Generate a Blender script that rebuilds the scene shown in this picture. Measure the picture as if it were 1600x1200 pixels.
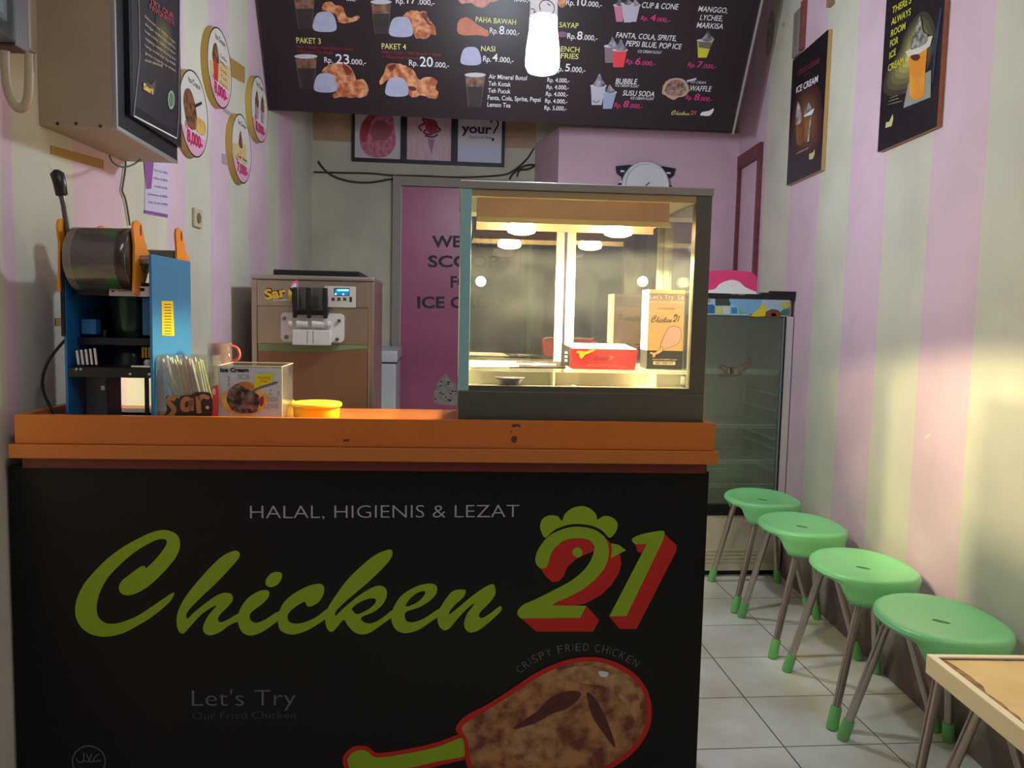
import bpy, bmesh, math, random
from mathutils import Vector, Matrix, Euler
from mathutils.geometry import tessellate_polygon
random.seed(7)
for _o in list(bpy.data.objects): bpy.data.objects.remove(_o)
SC = bpy.context.scene
COL = SC.collection

# ------------------------------------------------------------------ camera
YAW, PITCH, ROLL, FPX, CAMZ = math.radians(5.479), math.radians(4.927), math.radians(1.264), 1272.75, 1.209
_f = Vector((math.sin(YAW)*math.cos(PITCH), math.cos(YAW)*math.cos(PITCH), -math.sin(PITCH)))
_r = Vector((math.cos(YAW), -math.sin(YAW), 0)); _u = _r.cross(_f)
R_ = math.cos(ROLL)*_r + math.sin(ROLL)*_u
U_ = math.cos(ROLL)*_u - math.sin(ROLL)*_r
CAM = Vector((0, 0, CAMZ))
cd = bpy.data.cameras.new('camera'); co = bpy.data.objects.new('camera', cd); COL.objects.link(co)
cd.sensor_width = 36; cd.lens = FPX/1600*36; cd.clip_start = .02
co.matrix_world = Matrix(((R_.x, U_.x, -_f.x, 0), (R_.y, U_.y, -_f.y, 0), (R_.z, U_.z, -_f.z, CAMZ), (0, 0, 0, 1)))
SC.camera = co
# ------------------------------------------------------------------ world, lights, exposure
w = bpy.data.worlds.new('street_night'); SC.world = w; w.use_nodes = True
w.node_tree.nodes['Background'].inputs[0].default_value = (.75, .85, 1, 1)
w.node_tree.nodes['Background'].inputs[1].default_value = .10
def area(name, loc, rot, sx, sy, power, col):
    l = bpy.data.lights.new(name, 'AREA'); l.shape = 'RECTANGLE'; l.size = sx; l.size_y = sy; l.energy = power; l.color = col
    o = bpy.data.objects.new(name, l); COL.objects.link(o); o.location = loc; o.rotation_euler = rot
    return o
# unseen front fill added near the ceiling to brighten the counter side
FRONT_POWER = 15.0
area('front_fill_light', (.35, .2, 2.93), (0, 0, 0), .2, 1.2, FRONT_POWER, (.95, .97, 1))
PENDANT_STRENGTH = 36.0
CABINET_POWER = 75.0
SC.view_settings.view_transform = 'Standard'; SC.view_settings.look = 'None'
SC.view_settings.exposure = 0; SC.view_settings.gamma = 1
SC.view_settings.use_curve_mapping = False
SC.cycles.use_denoising = True
SC.cycles.max_bounces = 10; SC.cycles.transparent_max_bounces = 24
SC.cycles.sample_clamp_indirect = 6
# ------------------------------------------------------------------ picture ray -> point on a real plane
def ray(x, y): return _f + R_*((x-800)/FPX) - U_*((y-600)/FPX)
def hit(x, y, p0, n):
    d = ray(x, y); return CAM + d*((Vector(p0)-CAM).dot(n)/d.dot(n))
# ------------------------------------------------------------------ materials
def lin(c):
    return tuple(((v/255)/12.92 if v/255 <= .04045 else ((v/255+.055)/1.055)**2.4) for v in c[:3])+(1,)
MATS = {}
def mat(name, c, rough=.5, metal=0., spec=.5, noise=0., nscale=8., c2=None, bump=0., bscale=60., coat=0., emit=0., detail=4, thresh=None, stretch=None):
    if name in MATS: return MATS[name]
    m = bpy.data.materials.new(name); m.use_nodes = True; nt = m.node_tree; b = nt.nodes['Principled BSDF']
    b.inputs['Base Color'].default_value = lin(c); b.inputs['Roughness'].default_value = rough
    b.inputs['Metallic'].default_value = metal; b.inputs['Specular IOR Level'].default_value = spec
    if coat: b.inputs['Coat Weight'].default_value = coat; b.inputs['Coat Roughness'].default_value = .12
    if emit:
        b.inputs['Emission Color'].default_value = lin(c); b.inputs['Emission Strength'].default_value = emit
    if noise or c2 or bump:
        tc = nt.nodes.new('ShaderNodeTexCoord'); src = tc.outputs['Object']
        if stretch:
            mp = nt.nodes.new('ShaderNodeMapping'); mp.inputs['Scale'].default_value = stretch
            nt.links.new(src, mp.inputs[0]); src = mp.outputs[0]
    if noise or c2:
        n = nt.nodes.new('ShaderNodeTexNoise'); n.inputs['Scale'].default_value = nscale; n.inputs['Detail'].default_value = detail
        nt.links.new(src, n.inputs['Vector'])
        r = nt.nodes.new('ShaderNodeValToRGB')
        lo, hi = thresh or (.35, .65)
        r.color_ramp.elements[0].position = lo; r.color_ramp.elements[1].position = hi
        if c2: a, e = lin(c), lin(c2)
        else:
            a = tuple(v*(1-noise) for v in lin(c)[:3])+(1,); e = tuple(min(1, v*(1+noise)) for v in lin(c)[:3])+(1,)
        r.color_ramp.elements[0].color = a; r.color_ramp.elements[1].color = e
        nt.links.new(n.outputs['Fac'], r.inputs[0]); nt.links.new(r.outputs[0], b.inputs['Base Color'])
    if bump:
        n2 = nt.nodes.new('ShaderNodeTexNoise'); n2.inputs['Scale'].default_value = bscale
        nt.links.new(src, n2.inputs['Vector'])
        bp = nt.nodes.new('ShaderNodeBump'); bp.inputs['Strength'].default_value = bump; bp.inputs['Distance'].default_value = .004
        nt.links.new(n2.outputs['Fac'], bp.inputs['Height']); nt.links.new(bp.outputs[0], b.inputs['Normal'])
    MATS[name] = m
    return m
def glass(name, tint=(255, 255, 255), refl=.08, haze=.03, hazec=(210, 215, 215), hscale=5., rough=.02):
    if name in MATS: return MATS[name]
    m = bpy.data.materials.new(name); m.use_nodes = True; nt = m.node_tree; nt.nodes.clear()
    out = nt.nodes.new('ShaderNodeOutputMaterial'); tr = nt.nodes.new('ShaderNodeBsdfTransparent'); tr.inputs[0].default_value = lin(tint)
    gl = nt.nodes.new('ShaderNodeBsdfGlossy'); gl.inputs['Roughness'].default_value = rough
    lw = nt.nodes.new('ShaderNodeLayerWeight'); lw.inputs[0].default_value = .25
    mr = nt.nodes.new('ShaderNodeMapRange'); mr.inputs['To Min'].default_value = refl; mr.inputs['To Max'].default_value = min(1, refl+.6)
    nt.links.new(lw.outputs['Fresnel'], mr.inputs['Value'])
    mx = nt.nodes.new('ShaderNodeMixShader'); nt.links.new(mr.outputs[0], mx.inputs[0]); nt.links.new(tr.outputs[0], mx.inputs[1]); nt.links.new(gl.outputs[0], mx.inputs[2])
    df = nt.nodes.new('ShaderNodeBsdfDiffuse'); df.inputs[0].default_value = lin(hazec)
    tl = nt.nodes.new('ShaderNodeBsdfTranslucent'); tl.inputs[0].default_value = lin(hazec)
    md = nt.nodes.new('ShaderNodeMixShader'); md.inputs[0].default_value = .5; nt.links.new(df.outputs[0], md.inputs[1]); nt.links.new(tl.outputs[0], md.inputs[2])
    tc = nt.nodes.new('ShaderNodeTexCoord'); ns = nt.nodes.new('ShaderNodeTexNoise'); ns.inputs['Scale'].default_value = hscale; ns.inputs['Detail'].default_value = 8
    nt.links.new(tc.outputs['Object'], ns.inputs['Vector'])
    m2 = nt.nodes.new('ShaderNodeMapRange'); m2.inputs['From Min'].default_value = .3; m2.inputs['From Max'].default_value = .75
    m2.inputs['To Min'].default_value = haze*.3; m2.inputs['To Max'].default_value = haze*1.9
    nt.links.new(ns.outputs['Fac'], m2.inputs['Value'])
    m3 = nt.nodes.new('ShaderNodeMixShader'); nt.links.new(m2.outputs[0], m3.inputs[0]); nt.links.new(mx.outputs[0], m3.inputs[1]); nt.links.new(md.outputs[0], m3.inputs[2])
    nt.links.new(m3.outputs[0], out.inputs[0])
    MATS[name] = m
    return m
def emis(name, c, s):
    if name in MATS: return MATS[name]
    m = bpy.data.materials.new(name); m.use_nodes = True; nt = m.node_tree; nt.nodes.clear()
    o = nt.nodes.new('ShaderNodeOutputMaterial'); e = nt.nodes.new('ShaderNodeEmission'); e.inputs[0].default_value = lin(c); e.inputs[1].default_value = s
    nt.links.new(e.outputs[0], o.inputs[0]); MATS[name] = m
    return m
# ------------------------------------------------------------------ mesh builder (world coordinates; build() moves them under the parent)
def smooth_closed(pts, n=5):
    out = []; L = len(pts)
    for i in range(L):
        p0, p1, p2, p3 = (pts[(i+k-1) % L] for k in range(4))
        for j in range(n):
            t = j/n; t2 = t*t; t3 = t2*t
            out.append(tuple(.5*(2*p1[k]+(p2[k]-p0[k])*t+(2*p0[k]-5*p1[k]+4*p2[k]-p3[k])*t2+(3*p1[k]-p0[k]-3*p2[k]+p3[k])*t3) for k in range(len(p1))))
    return out
def smooth_corner(pts, corners, n=5):
    """closed outline, smooth except at the listed corner indices"""
    L = len(pts); cs = sorted(corners); out = []
    for a, b in zip(cs, cs[1:]+[cs[0]+L]):
        seg = [pts[i % L] for i in range(a, b+1)]
        out += (smooth_open(seg, n) if len(seg) > 2 else seg)[:-1]
    return out
def smooth_open(pts, n=5):
    out = []; L = len(pts); P = [pts[0]]+list(pts)+[pts[-1]]
    for i in range(L-1):
        p0, p1, p2, p3 = P[i], P[i+1], P[i+2], P[i+3]
        for j in range(n):
            t = j/n; t2 = t*t; t3 = t2*t
            out.append(tuple(.5*(2*p1[k]+(p2[k]-p0[k])*t+(2*p0[k]-5*p1[k]+4*p2[k]-p3[k])*t2+(3*p1[k]-p0[k]-3*p2[k]+p3[k])*t3) for k in range(len(p1))))
    out.append(tuple(pts[-1])); return out
def rrect(x0, x1, y0, y1, r, n=5):
    out = []
    for cx, cy, a in ((x1-r, y1-r, 0), (x0+r, y1-r, 90), (x0+r, y0+r, 180), (x1-r, y0+r, 270)):
        for i in range(n+1):
            t = math.radians(a+90*i/n); out.append((cx+r*math.cos(t), cy+r*math.sin(t)))
    return out
def ell(cx, cy, rx, ry=None, n=28, a0=0, a1=360):
    ry = ry or rx
    full = abs(a1-a0) >= 360
    return [(cx+rx*math.cos(math.radians(a0+(a1-a0)*i/(n if full else n-1))), cy+ry*math.sin(math.radians(a0+(a1-a0)*i/(n if full else n-1)))) for i in range(n)]
class MB:
    def __init__(s, M=None): s.v = []; s.f = []; s.mi = []; s.sm = []; s.mats = []; s.M = M
    def _m(s, m):
        if m not in s.mats: s.mats.append(m)
        return s.mats.index(m)
    def add(s, verts, faces, m, smooth=False, raw=False):
        b = len(s.v); k = s._m(m)
        for p in verts:
            p = Vector(p); s.v.append(s.M @ p if s.M is not None and not raw else p)
        for f in faces: s.f.append([b+i for i in f]); s.mi.append(k); s.sm.append(smooth)
        return s
    def box(s, x0, x1, y0, y1, z0, z1, m):
        v = [(x, y, z) for z in (z0, z1) for y in (y0, y1) for x in (x0, x1)]
        return s.add(v, [(0, 2, 3, 1), (4, 5, 7, 6), (0, 1, 5, 4), (2, 6, 7, 3), (0, 4, 6, 2), (1, 3, 7, 5)], m)
    def prism(s, pts, fn, m, side=None, smooth=False):
        """pts: 2D outline; fn(a,b,k) -> 3D with k = 0 / 1 for the two caps"""
        n = len(pts)
        area = sum(pts[i][0]*pts[(i+1) % n][1]-pts[(i+1) % n][0]*pts[i][1] for i in range(n))
        if area < 0: pts = pts[::-1]
        lo = [fn(a, b, 0) for a, b in pts]; hi = [fn(a, b, 1) for a, b in pts]
        tri = tessellate_polygon([[Vector((a, b, 0)) for a, b in pts]])
        t2 = []
        for t in tri:
            a, b, c = (pts[i] for i in t)
            t2.append(t if (b[0]-a[0])*(c[1]-a[1])-(b[1]-a[1])*(c[0]-a[0]) > 0 else t[::-1])
        s.add(lo, [t[::-1] for t in t2], m); s.add(hi, t2, m)
        s.add(lo+hi, [(i, (i+1) % n, n+(i+1) % n, n+i) for i in range(n)], side or m, smooth)
        return s
    def tube(s, pts, r, m, seg=8, smooth=True, cap=True):
        pts = [Vector(p) for p in pts]; n = len(pts); rr = r if isinstance(r, (list, tuple)) else [r]*n
        V = []; up = None
        for i, p in enumerate(pts):
            t = (pts[min(i+1, n-1)]-pts[max(i-1, 0)]).normalized()
            if up is None: up = t.orthogonal().normalized()
            up = (up-t*up.dot(t)).normalized(); sd = t.cross(up)
            for k in range(seg):
                a = 2*math.pi*k/seg; V.append(p+(up*math.cos(a)+sd*math.sin(a))*rr[i])
        F = [(i*seg+k, i*seg+(k+1) % seg, (i+1)*seg+(k+1) % seg, (i+1)*seg+k) for i in range(n-1) for k in range(seg)]
        s.add(V, F, m, smooth)
        if cap:
            s.add(V[:seg], [tuple(range(seg))[::-1]], m); s.add(V[-seg:], [tuple(range(seg))], m)
        return s
    def lathe(s, prof, m, c=(0, 0, 0), seg=28, sx=1, sy=1, axis='z', smooth=True):
        V = []
        for r, z in prof:
            for k in range(seg):
                a = 2*math.pi*k/seg; x, y = r*math.cos(a)*sx, r*math.sin(a)*sy
                q = (x, y, z) if axis == 'z' else ((z, x, y) if axis == 'x' else (y, z, x))
                V.append((c[0]+q[0], c[1]+q[1], c[2]+q[2]))
        n = len(prof)
        F = [(i*seg+k, i*seg+(k+1) % seg, (i+1)*seg+(k+1) % seg, (i+1)*seg+k) for i in range(n-1) for k in range(seg)]
        s.add(V, F, m, smooth)
        if prof[0][0] > 1e-6: s.add(V[:seg], [tuple(range(seg))[::-1]], m)
        if prof[-1][0] > 1e-6: s.add(V[-seg:], [tuple(range(seg))], m)
        return s
    def build(s, name, parent=None, bevel=0., seg=2, shade=None):
        me = bpy.data.meshes.new(name); o = bpy.data.objects.new(name, me); COL.objects.link(o)
        inv = None
        if parent is not None:
            o.parent = parent; inv = WM[parent.name].inverted(); WM[o.name] = WM[parent.name]
        else: WM[o.name] = Matrix.Identity(4)
        me.from_pydata([(inv @ p if inv is not None else p) for p in s.v], [], s.f)
        for m in s.mats: me.materials.append(m)
        me.polygons.foreach_set('material_index', s.mi); me.polygons.foreach_set('use_smooth', s.sm); me.update()
        if bevel:
            bm = bmesh.new(); bm.from_mesh(me); bmesh.ops.remove_doubles(bm, verts=bm.verts, dist=1e-5)
            ed = [e for e in bm.edges if len(e.link_faces) == 2 and e.calc_face_angle() > .6 and e.calc_length() > bevel*2.2]
            bmesh.ops.bevel(bm, geom=ed, offset=bevel, segments=seg, profile=.6, affect='EDGES', clamp_overlap=True)
            bm.to_mesh(me); bm.free()
        return o
WM = {}
def thing(name, label, cat, M=None, group=None):
    o = bpy.data.objects.new(name, None); COL.objects.link(o); o.empty_display_size = .05
    M = M if M is not None else Matrix.Identity(4)
    o.matrix_world = M; WM[o.name] = M.copy()
    o['label'] = label; o['category'] = cat
    if group: o['group'] = group
    return o
def tag(o, label, cat, group=None):
    o['label'] = label; o['category'] = cat
    if group: o['group'] = group
    return o
def struct(o): o['kind'] = 'structure'; return o
def at(x, y, z, rz=0): return Matrix.Translation((x, y, z)) @ Matrix.Rotation(rz, 4, 'Z')
def home(mb, name, loc, label, cat, group=None, bevel=0.):
    """a thing that is one mesh, its origin at its base"""
    t = bpy.data.objects.new('tmp', None); WM['tmp_home'] = at(*loc); t.name = 'tmp_home'
    me_par = type('P', (), {'name': 'tmp_home'})
    inv = WM['tmp_home'].inverted(); s = mb; s.v = [inv @ p for p in s.v]
    o = s.build(name, None, bevel); o.matrix_world = WM['tmp_home']; WM[o.name] = WM['tmp_home'].copy()
    bpy.data.objects.remove(t)
    return tag(o, label, cat, group)
# ------------------------------------------------------------------ printed surfaces
_fc = {}
def glyphs(s, bold=0.):
    k = (s, bold)
    if k in _fc: return _fc[k]
    cu = bpy.data.curves.new('lettering', 'FONT'); cu.body = s; cu.resolution_u = 3; cu.offset = bold; cu.size = 1
    ob = bpy.data.objects.new('lettering', cu); me = ob.to_mesh()
    V = [(v.co.x, v.co.y) for v in me.vertices]; F = [tuple(p.vertices) for p in me.polygons]
    ob.to_mesh_clear(); bpy.data.objects.remove(ob); bpy.data.curves.remove(cu)
    x0 = min((a for a, b in V), default=0); x1 = max((a for a, b in V), default=1)
    _fc[k] = (V, F, x0, max(x1-x0, 1e-4)); return _fc[k]
_hv = [b for a, b in glyphs('H')[0]]; CAPH = max(_hv)
class Panel:
    """a flat printed face: origin, right, up, outward normal"""
    def __init__(s, O, u, v):
        s.O = Vector(O); s.u = Vector(u).normalized(); s.v = Vector(v).normalized(); s.n = s.u.cross(s.v).normalized()
    def off(s, d): return Panel(s.O+s.n*d, s.u, s.v)
    def uv(s, x, y):
        p = hit(x, y, s.O, s.n)-s.O; return Vector((p.dot(s.u), p.dot(s.v)))
    def P(s, a, b, d=0): return s.O+s.u*a+s.v*b+s.n*d
    def W(s, x, y, d=0): p = s.uv(x, y); return s.P(p.x, p.y, d)
LAY = .0007
def mixc(a, b, t): return tuple(a[i]+(b[i]-a[i])*t for i in range(3))
class Print:
    def __init__(s, panel, mb): s.p = panel; s.mb = mb
    def loc(s, pts, m, lay=1, holes=()):
        loops = [pts]+list(holes); flat = [p for l in loops for p in l]
        tri = tessellate_polygon([[Vector((a, b, 0)) for a, b in l] for l in loops]); F = []
        for t in tri:
            a, b, c = (flat[i] for i in t)
            F.append(t if (b[0]-a[0])*(c[1]-a[1])-(b[1]-a[1])*(c[0]-a[0]) > 0 else t[::-1])
        s.mb.add([s.p.P(a, b, LAY*lay) for a, b in flat], F, m, raw=True)
    def px(s, pts, m, lay=1, sm=0, holes=()):
        f = (lambda l: smooth_closed(l, sm)) if sm else (lambda l: l)
        cv = lambda l: [tuple(s.p.uv(x, y)) for x, y in f(l)]
        s.loc(cv(pts), m, lay, [cv(h) for h in holes])
    def glow(s, pts, name, c_in, c_out, lay=1, n=7):
        """a printed soft-edged patch: nested flat tones"""
        P_ = smooth_closed(pts, 4); cx = sum(p[0] for p in P_)/len(P_); cy = sum(p[1] for p in P_)/len(P_)
        for k in range(n):
            f = 1.15-.95*k/(n-1); t = k/(n-1)
            s.px([(cx+(x-cx)*f, cy+(y-cy)*f) for x, y in P_], mat('%s tone %d' % (name, k), mixc(c_out, c_in, .12+.88*t), .4), lay+.12*k)
    def text(s, t, a, b, h, m, lay=1, bold=0., skew=0., px=True):
        if px:
            A = s.p.uv(*a); B = s.p.uv(*b); H = (s.p.uv(a[0], a[1]-h)-A).length
        else: A = Vector(a); B = Vector(b); H = h
        e = B-A; q = Vector((-e.y, e.x)).normalized()*H
        V, F, x0, wd = glyphs(t, bold)
        pts = []
        for x, y in V:
            k = y/CAPH; g = A+e*((x-x0)/wd)+q*k+e.normalized()*(skew*k*H); pts.append(s.p.P(g.x, g.y, LAY*lay))
        s.mb.add(pts, F, m, raw=True)
    def line(s, pts, wpx, m, lay=1, sm=4):
        pts = smooth_open(pts, sm) if sm else pts
        L = [s.p.uv(*q) for q in pts]; wd = [(s.p.uv(q[0]+wpx/2, q[1])-s.p.uv(*q)).length for q in pts]
        lo = []; hi = []
        for i, q in enumerate(L):
            t = (L[min(i+1, len(L)-1)]-L[max(i-1, 0)]); t = t.normalized() if t.length > 0 else Vector((1, 0))
            nn = Vector((-t.y, t.x))*wd[i]; lo.append(q-nn); hi.append(q+nn)
        V = [s.p.P(q.x, q.y, LAY*lay) for q in lo+hi]; n = len(L)
        s.mb.add(V, [(i, i+1, n+i+1, n+i) for i in range(n-1)], m, raw=True)
# ================================================================== palette
PINK = (216, 188, 202); CREAM = (208, 205, 188)
def wallmat(name, c, dirt=0., grime=.10):
    if name in MATS: return MATS[name]
    m = mat(name, c, rough=.55, spec=.35, noise=grime, nscale=2.2, bump=.15, bscale=35, detail=6)
    if dirt:
        nt = m.node_tree; b = nt.nodes['Principled BSDF']; old = b.inputs['Base Color'].links[0].from_socket
        tc = nt.nodes.new('ShaderNodeTexCoord'); sp = nt.nodes.new('ShaderNodeSeparateXYZ'); nt.links.new(tc.outputs['Object'], sp.inputs[0])
        ns = nt.nodes.new('ShaderNodeTexNoise'); ns.inputs['Scale'].default_value = 6; ns.inputs['Detail'].default_value = 8
        nt.links.new(tc.outputs['Object'], ns.inputs['Vector'])
        ma = nt.nodes.new('ShaderNodeMath'); ma.operation = 'MULTIPLY_ADD'; ma.inputs[1].default_value = -.55
        nt.links.new(ns.outputs['Fac'], ma.inputs[0]); nt.links.new(sp.outputs['Z'], ma.inputs[2])
        mr = nt.nodes.new('ShaderNodeMapRange'); mr.inputs['From Min'].default_value = .03; mr.inputs['From Max'].default_value = -.22
        mr.inputs['To Min'].default_value = 0; mr.inputs['To Max'].default_value = dirt
        nt.links.new(ma.outputs[0], mr.inputs['Value'])
        mx = nt.nodes.new('ShaderNodeMix'); mx.data_type = 'RGBA'; nt.links.new(mr.outputs[0], mx.inputs['Factor'])
        nt.links.new(old, mx.inputs['A']); mx.inputs['B'].default_value = lin((92, 66, 52)); nt.links.new(mx.outputs['Result'], b.inputs['Base Color'])
    return m
W_PINK = wallmat('wall paint pink', PINK); W_CREAM = wallmat('wall paint cream', CREAM)
WR_PINK = wallmat('wall paint pink scuffed', PINK, .85); WR_CREAM = wallmat('wall paint cream scuffed', CREAM, .85)
W_BACK = wallmat('old cream plaster', (196, 190, 172), 0, .16)
W_BLOCK = wallmat('pink plaster', (222, 186, 204), 0, .06)
PLASTER = mat('white ceiling paint', (225, 225, 220), .7)
# walls in plan
LA = Vector((-.942, 1.87, 0)); LD = Vector((.0523, 1, 0)).normalized(); LN = Vector((LD.y, -LD.x, 0))
RA = Vector((1.508, 2.0, 0)); RD = Vector((.0855, 1, 0)).normalized(); RN = Vector((-RD.y, RD.x, 0))
def lw(y, o=0, z=0): p = LA+LD*((y-LA.y)/LD.y)+LN*o; p.z = z; return p
def rw(y, o=0, z=0): p = RA+RD*((y-RA.y)/RD.y)+RN*o; p.z = z; return p
LWP = Panel(LA, LD, (0, 0, 1)); RWP = Panel(RA, -RD, (0, 0, 1)); BWP = Panel((0, 5.2, 0), (1, 0, 0), (0, 0, 1))
YB, ZC, Y0 = 5.2, 3.0, -1.6
def stripes(pt, ys, cols, sgn):
    mb = MB()
    for (a, b), m in zip(zip(ys[:-1], ys[1:]), cols):
        p = [pt(a, 0), pt(b, 0), pt(b, -.1), pt(a, -.1)]
        mb.prism([(q.x, q.y) for q in p], lambda x, y, k: (x, y, -.05 + k*(ZC+.05)), m)
    return mb
ys = [Y0, -1.05, -.5, 0, .3, .57, .84, 1.1, 1.36, 1.62]+[hit(x_, 450, LA, LN).y for x_ in (7, 25, 118, 194, 262, 291, 329.5, 360, 389.5, 415, 437, 456)]+[5.2]
cl = [W_PINK if i % 2 == 0 else W_CREAM for i in range(len(ys)-1)]
wl = struct(stripes(lw, ys, cl, 1).build('wall_left'))
ys = [Y0, -1.1, -.6, -.1, .3, .6, .92, 1.22, 1.54, 1.86, 2.186, 2.48, 2.789, 3.094, 3.412, 3.764, 4.161, 4.75, 5.2]
cl = [WR_CREAM if i % 2 == 1 else WR_PINK for i in range(len(ys)-1)]
mb = stripes(rw, ys, cl, -1)
scuff = mat('bare plaster patch', (168, 165, 160), .8, noise=.3, nscale=30)
pr = Print(RWP, mb)
pr.px([(1205, 18), (1210, 22), (1208, 60), (1203, 86), (1197, 84), (1199, 45)], scuff, 1, 3)
pr.px([(1222, 36), (1226, 36), (1225, 41), (1222, 41)], scuff, 1, 3)
pr.px([(1445, 682), (1453, 677), (1455, 679), (1448, 685)], mat('chipped paint', (225, 215, 195), .7), 1, 2)
struct(mb.build('wall_right'))
mb = MB().box(-.95, 1.95, YB, YB+.1, -.05, ZC, W_BACK)
pr = Print(BWP, mb)
shade_band = mat('tan shaded plaster', (176, 142, 112), .6, noise=.15, nscale=6)  # tan upper band; the menu board's shadow is put into its colour
pr.px([(489, 120), (800, 130), (838, 190), (838, 232), (790, 231), (552, 222), (489, 219)], shade_band, 1)
struct(mb.build('wall_back'))
# floor of white tiles
fm = mat('white floor tiles', (205, 203, 196), .28, spec=.5)
nt = fm.node_tree; b = nt.nodes['Principled BSDF']
tc = nt.nodes.new('ShaderNodeTexCoord'); mp = nt.nodes.new('ShaderNodeMapping'); nt.links.new(tc.outputs['Object'], mp.inputs[0])
mp.inputs['Location'].default_value = (-(1.0046-1.2), -(2.1336-2.1), 0)
bk = nt.nodes.new('ShaderNodeTexBrick'); bk.offset = 0; bk.squash = 1
bk.inputs['Scale'].default_value = 1; bk.inputs['Brick Width'].default_value = .3; bk.inputs['Row Height'].default_value = .3
bk.inputs['Mortar Size'].default_value = .0022; bk.inputs['Mortar Smooth'].default_value = .2; bk.inputs['Bias'].default_value = 0
bk.inputs['Color1'].default_value = lin((228, 227, 222)); bk.inputs['Color2'].default_value = lin((222, 220, 214)); bk.inputs['Mortar'].default_value = lin((84, 78, 70))
nt.links.new(mp.outputs[0], bk.inputs[0])
ns = nt.nodes.new('ShaderNodeTexNoise'); ns.inputs['Scale'].default_value = 3.5; ns.inputs['Detail'].default_value = 7; nt.links.new(tc.outputs['Object'], ns.inputs['Vector'])
rp = nt.nodes.new('ShaderNodeValToRGB'); rp.color_ramp.elements[0].position = .3; rp.color_ramp.elements[0].color = lin((222, 212, 192)); rp.color_ramp.elements[1].position = .6; rp.color_ramp.elements[1].color = (1, 1, 1, 1)
nt.links.new(ns.outputs['Fac'], rp.inputs[0])
mx = nt.nodes.new('ShaderNodeMix'); mx.data_type = 'RGBA'; mx.blend_type = 'MULTIPLY'; mx.inputs['Factor'].default_value = 1
nt.links.new(bk.outputs['Color'], mx.inputs['A']); nt.links.new(rp.outputs[0], mx.inputs['B']); nt.links.new(mx.outputs['Result'], b.inputs['Base Color'])
struct(MB().box(-1.3, 2.0, Y0, YB+.1, -.08, 0, fm).build('floor'))
struct(MB().box(-1.3, 2.0, Y0, YB+.1, ZC, ZC+.08, PLASTER).build('ceiling'))
# the boxed-in pink corner at the back right
BY = 4.7
bx0 = hit(873, 240, (0, BY, 0), (0, 1, 0)); bx1 = hit(836, 240, (0, YB, 0), (0, 1, 0)); bzt = hit(873, 198, (0, BY, 0), (0, 1, 0)).z
pts = [(bx0.x, BY), (rw(BY).x, BY-.03), (rw(YB).x, YB), (bx1.x, YB)]
struct(MB().prism(pts, lambda x, y, k: (x, y, k*bzt), W_BLOCK).build('wall_partition'))
# pink door in the back wall
DY = 5.165; DP = Panel((0, DY, 0), (1, 0, 0), (0, 0, 1))
d0 = DP.uv(628, 300); d1 = DP.uv(815, 300); dzt = DP.uv(628, 291).y
door_pink = mat('pink door sheet', (170, 92, 128), .35, noise=.08, nscale=3)
grey_frame = mat('grey door frame', (150, 140, 135), .6)
mb = MB().box(d0.x, d1.x, DY, YB-.002, 0.01, dzt, door_pink)
pr = Print(DP, mb); dk = mat('dark lettering', (44, 36, 44), .6)
for t, a, bb, h in (('WE ALL', (675, 386), (777, 386), 17), ('SCOOP', (669, 417), (780, 417), 17), ('FOR', (704, 449), (750, 449), 17), ('ICE CREAM', (652, 481), (800, 481), 17)):
    pr.text(t, a, bb, h, dk, 1, bold=.03)
random.seed(3)
pr.px([(695, 585), (706, 596), (714, 604), (714, 632), (694, 632), (680, 630), (678, 615), (684, 598)], mat('peeled pale patch', (150, 145, 140), .8, noise=.2, nscale=30), 1, 3)
for i in range(16):
    x, y = random.uniform(680, 712), random.uniform(595, 629); pr.px(ell(x, y, 2.2, 1.1, 6), dk, 2)
dr = struct(mb.build('door_1'))
wl_ = mat('pale edge strip', (205, 190, 200), .5)
fr = MB().box(d0.x-.055, d0.x-.004, DY-.012, YB-.002, 0, dzt+.06, grey_frame)
fr.box(d0.x-.004, d1.x+.05, DY-.012, YB-.002, dzt+.004, dzt+.06, grey_frame); fr.box(d0.x-.004, d0.x, DY-.004, DY, 0.02, dzt, wl_)
fr.box(d1.x+.004, d1.x+.05, DY-.012, YB-.002, 0, dzt+.004, grey_frame)
struct(fr.build('door_frame', dr))
# blocked doorway with a dark red frame in the right wall
red_wood = mat('dark red painted wood', (112, 52, 58), .5, noise=.2, nscale=12)
rpn = Panel(RA+RN*.018, -RD, (0, 0, 1))
a = rpn.uv(1153, 243); b2 = rpn.uv(1188, 224); ztop = (a.y+b2.y)/2; zl = rpn.uv(1153, 256).y
def rbox(mb, u0, u1, z0, z1, t, m):
    q = [RA-RD*u+RN*o for u, o in ((u0, 0.0005), (u1, 0.0005), (u1, t), (u0, t))]
    return mb.prism([(p.x, p.y) for p in q], lambda x, y, k: (x, y, z0+k*(z1-z0)), m)
mb = MB(); rbox(mb, a.x, b2.x, ztop-.075, ztop, .02, red_wood); rbox(mb, a.x, a.x+.03, .01, ztop-.075, .018, red_wood); rbox(mb, b2.x-.045, b2.x, .01, ztop-.075, .018, red_wood)
wt = mat('bare white edge', (205, 200, 198), .6); rbox(mb, b2.x-.06, b2.x-.047, 1.3, 1.72, .012, wt)
struct(mb.build('door_2'))
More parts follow.
